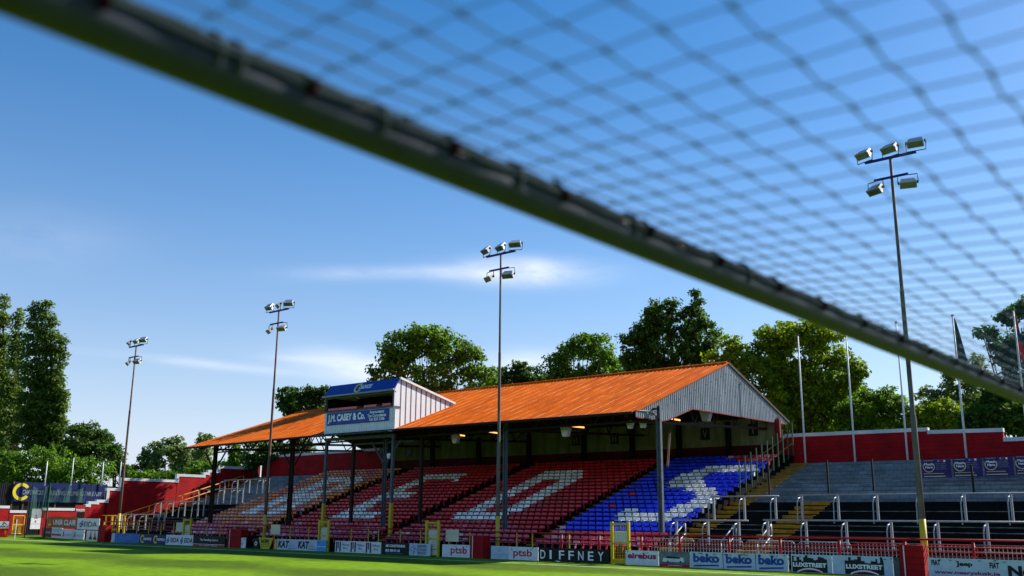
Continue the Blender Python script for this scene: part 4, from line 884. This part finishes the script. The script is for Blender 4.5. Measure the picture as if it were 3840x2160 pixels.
for i in range(8): x = -80.4+1.45*i; B().tube([(x, 40.6-2*(x+80.5)/10.5, 0), (x, 40.6-2*(x+80.5)/10.5, 1.85)], .07, 8).build('post', 'orange_yellow_paint', rl)

# ------------------------------------------------------------------ trees
def leafmat(name, c1, c2, isl=.45): return mat(name, c1, .6, col2=c2, scale=.35, island=isl, transl=.58, spec=.3)
leafmat('leaf_dark', (.085, .18, .014), (.04, .085, .006)); leafmat('leaf_mid', (.15, .29, .012), (.06, .14, .008)); leafmat('leaf_yellow', (.27, .38, .008), (.11, .2, .006)); leafmat('leaf_pale', (.24, .33, .08), (.12, .18, .045)); leafmat('leaf_poplar', (.15, .23, .025), (.07, .13, .015))
def tree(name, label, lobes, D, m, leaf=.3, dens=1., trunk=None, clump=.75, squash=.8, group='trees beyond the ground', twigs=0, seed=0):
    rng = np.random.default_rng(seed*1000+abs(int(lobes[0][0]))); px2m = D/FPX
    C_ = [(AD(l[0], l[1], D), l[2]*px2m, l[3]*px2m) for l in lobes]
    bx_ = trunk if trunk else lobes[0][0]; base = AD(bx_, 1900, D); base[2] = 0.
    r = thing(name, label, 'tree', tuple(base), group); pos = []; nrm = []
    side = np.array([math.cos(YAW), math.sin(YAW), 0]); fw_ = np.array([-math.sin(YAW), math.cos(YAW), 0])
    for c, a, h in C_:
        dp = max(a, min(h, a*1.3))*squash; area = 4*math.pi*((a*h)**1.6/3+(a*dp)**1.6/3+(dp*h)**1.6/3)**(1/1.6)
        n = max(10, int(area*1.75*dens/(clump*clump*1.6)))
        d = rng.normal(size=(n, 3)); d /= np.linalg.norm(d, axis=1)[:, None]
        rad = rng.uniform(.45, 1.04, n)**.7; lump = 1+.1*np.sin(d[:, 0]*7+c[0])*np.cos(d[:, 2]*6+c[2]); rad *= lump
        cc = c+(d[:, :1]*a*side+d[:, 1:2]*dp*fw_+d[:, 2:]*h*np.array([0, 0, 1]))*rad[:, None]
        cs = clump*rng.uniform(.55, 1.25, n)
        k = np.maximum(10, (46*cs*cs/(clump*clump)).astype(int))
        idx = np.repeat(np.arange(n), k); g = rng.normal(size=(len(idx), 3)); g /= np.linalg.norm(g, axis=1)[:, None]; g *= rng.uniform(.35, 1, (len(idx), 1))
        g[:, 2] *= .62; pos.append(cc[idx]+g*cs[idx][:, None]); nn__ = g+rng.normal(size=g.shape)*.5+np.array([0, 0, .5]); nrm.append(nn__)
    p = np.concatenate(pos); nn__ = np.concatenate(nrm); nn__ /= np.linalg.norm(nn__, axis=1)[:, None]; n = len(p)
    t = np.cross(nn__, rng.normal(size=nn__.shape)); t /= np.linalg.norm(t, axis=1)[:, None]; bt_ = np.cross(nn__, t)
    s = leaf*rng.uniform(.5, 1.15, (n, 1)); v = np.empty((n*4, 3)); v[0::4] = p-t*s*.6; v[1::4] = p-bt_*s*.35; v[2::4] = p+t*s*.6; v[3::4] = p+bt_*s*.38
    v -= np.array(base); v = v[:]
    me = bpy.data.meshes.new('crown'); me.vertices.add(n*4); me.vertices.foreach_set('co', v.ravel()); me.loops.add(n*4); me.loops.foreach_set('vertex_index', np.arange(n*4)); me.polygons.add(n)
    me.polygons.foreach_set('loop_start', np.arange(0, n*4, 4)); me.polygons.foreach_set('loop_total', np.full(n, 4)); me.update(); me.materials.append(MAT[m])
    o = bpy.data.objects.new('crown', me); COL.objects.link(o); o.parent = r
    tb = B(); top = C_[0][0]; H = top[2]; tr_ = max(.12, H*.022)
    tb.tube([(base[0], base[1], 0), (base[0]+.1, base[1], H*.35), (top[0]*.7+base[0]*.3, top[1]*.7+base[1]*.3, H*.7), tuple(top)], [tr_*1.3, tr_, tr_*.7, tr_*.3], 8)
    fork = Vector((base[0]+.1, base[1], H*.42))
    for c, a, h in C_:
        for q_ in range(3):
            e = Vector(c)+Vector(rng.normal(size=3)*np.array([a, a*.6, h])*.45); mid = fork.lerp(e, .5)+Vector((0, 0, -.1*h)); tb.tube([fork, mid, e], [tr_*.35, tr_*.18, tr_*.05], 5)
    tb.build('trunk', 'bark', r, True); return n
TOT = 0
def T(*a, **k):
    global TOT; TOT += tree(*a, **k)
# left group: poplars and what grows below them
def poplar(label, cols, D, seed):
    lob = []
    for (x0_, y0_, x1_, y1_, w) in cols:
        n = 9
        for i in range(n):
            t = i/(n-1); lob.append((x0_+(x1_-x0_)*t, y0_+(y1_-y0_)*t, w*(.22+.95*t**.75), (y1_-y0_)/n*.8))
    T('poplar_tree', label, [lob[len(lob)//2]]+lob, D, 'leaf_poplar', .4, .75, clump=.95, squash=1., seed=seed)
poplar('tall dark poplar cut by the left picture edge', [(12, 1155, -5, 1720, 40), (-20, 1180, -40, 1720, 44)], 128, 1)
poplar('slender poplar between two wider ones at far left', [(70, 1185, 25, 1740, 36)], 126, 2)
poplar('broadest tall poplar at the left with several upright tips', [(130, 1165, 90, 1650, 38), (168, 1165, 135, 1660, 36), (196, 1215, 165, 1660, 34), (226, 1295, 190, 1680, 30), (240, 1490, 200, 1740, 26)], 122, 3)
T('broadleaf_tree', 'round dark green tree right of the poplars', [(330, 1680, 75, 95), (290, 1640, 45, 55), (370, 1700, 50, 80), (250, 1750, 60, 80)], 118, 'leaf_dark', .4, .8, clump=.95)
T('broadleaf_tree', 'sunlit bushy tree below the poplars beside thin poles', [(120, 1770, 120, 75), (30, 1760, 70, 70), (300, 1780, 110, 65), (220, 1740, 60, 70)], 108, 'leaf_mid', .36, .7, clump=.9)
T('conifer_tree', 'small dark pointed tree right behind the leftmost floodlight pole', [(428, 1740, 28, 60), (430, 1690, 12, 30), (465, 1790, 30, 40)], 112, 'leaf_dark', .35, .8)
T('broadleaf_tree', 'pale green airy tree above the stepped red wall', [(620, 1730, 85, 75), (570, 1715, 50, 50), (660, 1680, 45, 40), (540, 1770, 50, 50), (715, 1740, 50, 60)], 118, 'leaf_pale', .4, .62, clump=.8)
T('broadleaf_tree', 'pale tree at the left end of orange roof', [(775, 1690, 40, 65), (765, 1650, 22, 28)], 112, 'leaf_pale', .36, .6)
T('conifer_tree', 'small conifer seen between wall and left roof end', [(880, 1735, 30, 50), (880, 1690, 14, 36)], 92, 'leaf_mid', .28, .9, clump=.5)
T('broadleaf_tree', 'dark tree seen under the left end of roof', [(955, 1700, 60, 55), (1010, 1690, 60, 40), (1120, 1680, 70, 35)], 88, 'leaf_dark', .3, .8)
T('broadleaf_tree', 'small dark tree peeping over the roof left of commentary box', [(1120, 1520, 75, 60), (1080, 1490, 38, 38), (1180, 1500, 42, 50), (1205, 1480, 25, 30)], 86, 'leaf_dark', .3, .8, clump=.6)
T('broadleaf_tree', 'large rounded tree behind the commentary box', [(1590, 1390, 150, 115), (1500, 1310, 75, 65), (1590, 1270, 80, 50), (1680, 1310, 90, 60), (1755, 1350, 60, 60), (1450, 1400, 65, 60), (1415, 1440, 35, 40), (1800, 1440, 80, 70), (1560, 1250, 40, 34), (1650, 1255, 45, 32)], 78, 'leaf_mid', .3, .72, clump=.7)
T('broadleaf_tree', 'low bushy tree with spiky tips right of the middle floodlight mast', [(1900, 1440, 80, 55), (1975, 1420, 60, 50), (1945, 1385, 26, 26), (2010, 1450, 60, 50)], 84, 'leaf_dark', .3, .7, clump=.6)
T('broadleaf_tree', 'light green rounded tree behind the middle of orange roof', [(2170, 1360, 105, 85), (2080, 1390, 60, 55), (2190, 1290, 60, 40), (2250, 1310, 60, 60), (2130, 1430, 90, 50), (2280, 1400, 70, 60)], 88, 'leaf_mid', .3, .7, clump=.7)
T('broadleaf_tree', 'tallest dark tree with ragged top behind the roof ridge', [(2520, 1300, 130, 120), (2480, 1170, 55, 50), (2510, 1150, 28, 30), (2590, 1190, 60, 45), (2612, 1120, 14, 30), (2425, 1230, 55, 55), (2630, 1280, 70, 90), (2390, 1310, 60, 60), (2360, 1270, 24, 30), (2440, 1390, 110, 50)], 80, 'leaf_dark', .3, .8, clump=.65)
T('broadleaf_tree', 'yellow green tree rising just beside the gable peak', [(2770, 1350, 60, 60), (2735, 1285, 28, 34), (2810, 1400, 80, 80), (2880, 1480, 70, 80), (2690, 1360, 50, 40), (2900, 1570, 70, 60)], 72, 'leaf_yellow', .28, .75, clump=.6)
T('broadleaf_tree', 'large bright tree behind the bare flagpoles', [(3000, 1360, 130, 130), (2930, 1260, 90, 55), (3040, 1250, 80, 45), (3110, 1310, 80, 70), (3180, 1400, 60, 50), (2870, 1330, 60, 80), (3050, 1480, 130, 90), (3215, 1395, 38, 30), (2950, 1530, 80, 70), (3080, 1560, 100, 60), (2980, 1440, 110, 90), (3160, 1500, 60, 80)], 74, 'leaf_yellow', .29, .8, clump=.65)
T('broadleaf_tree', 'low dark bushy tree above the red wall right of centre', [(3260, 1540, 110, 70), (3330, 1500, 60, 45), (3200, 1570, 80, 50), (3380, 1560, 50, 50)], 70, 'leaf_mid', .26, .9, clump=.55)
T('broadleaf_tree', 'low yellow green bush above the wall under purple banners', [(3520, 1560, 90, 60), (3450, 1580, 60, 45), (3590, 1590, 50, 40)], 68, 'leaf_yellow', .26, .85, clump=.55)
T('broadleaf_tree', 'thin airy tree with sky showing through at right', [(3590, 1450, 70, 90), (3640, 1370, 50, 50), (3545, 1500, 60, 60), (3470, 1490, 40, 40), (3680, 1440, 60, 70)], 72, 'leaf_pale', .24, .38, clump=.5)
T('broadleaf_tree', 'tall dark tree cut by the right picture edge', [(3850, 1350, 90, 120), (3760, 1310, 55, 60), (3700, 1250, 40, 26), (3790, 1180, 50, 36), (3850, 1150, 50, 40), (3800, 1500, 110, 90), (3720, 1540, 80, 70), (3900, 1250, 60, 80)], 68, 'leaf_dark', .26, .8, clump=.55)
T('broadleaf_tree', 'dark shadowed undergrowth tree at right above the wall end', [(3720, 1570, 90, 55), (3830, 1560, 90, 70), (3640, 1590, 50, 35)], 64, 'leaf_dark', .26, .9, clump=.55)
T('broadleaf_tree', 'dark green tree filling the gap behind the gable and first flagpoles', [(2960, 1500, 130, 110), (3120, 1480, 110, 110), (2860, 1560, 90, 80), (3240, 1560, 90, 70), (2960, 1600, 120, 40), (3120, 1610, 120, 35), (3300, 1600, 110, 35), (2860, 1610, 60, 40)], 84, 'leaf_mid', .32, .7, clump=.75)
T('broadleaf_tree', 'dark green tree low behind the wall at far right', [(3480, 1560, 90, 70), (3620, 1560, 110, 80), (3760, 1540, 110, 90), (3560, 1610, 110, 35), (3430, 1610, 80, 35)], 80, 'leaf_mid', .32, .7, clump=.75)
T('broadleaf_tree', 'green tree filling in behind the roof between two rounded trees', [(1840, 1470, 110, 60), (2040, 1460, 90, 50), (2330, 1400, 70, 70), (2420, 1420, 80, 50)], 92, 'leaf_dark', .34, .7, clump=.8)
T('broadleaf_tree', 'low hedge like tree behind the stepped end wall', [(520, 1800, 60, 35), (640, 1800, 80, 30), (760, 1760, 60, 40), (860, 1760, 60, 30)], 104, 'leaf_mid', .34, .8)
print('leaves', TOT)
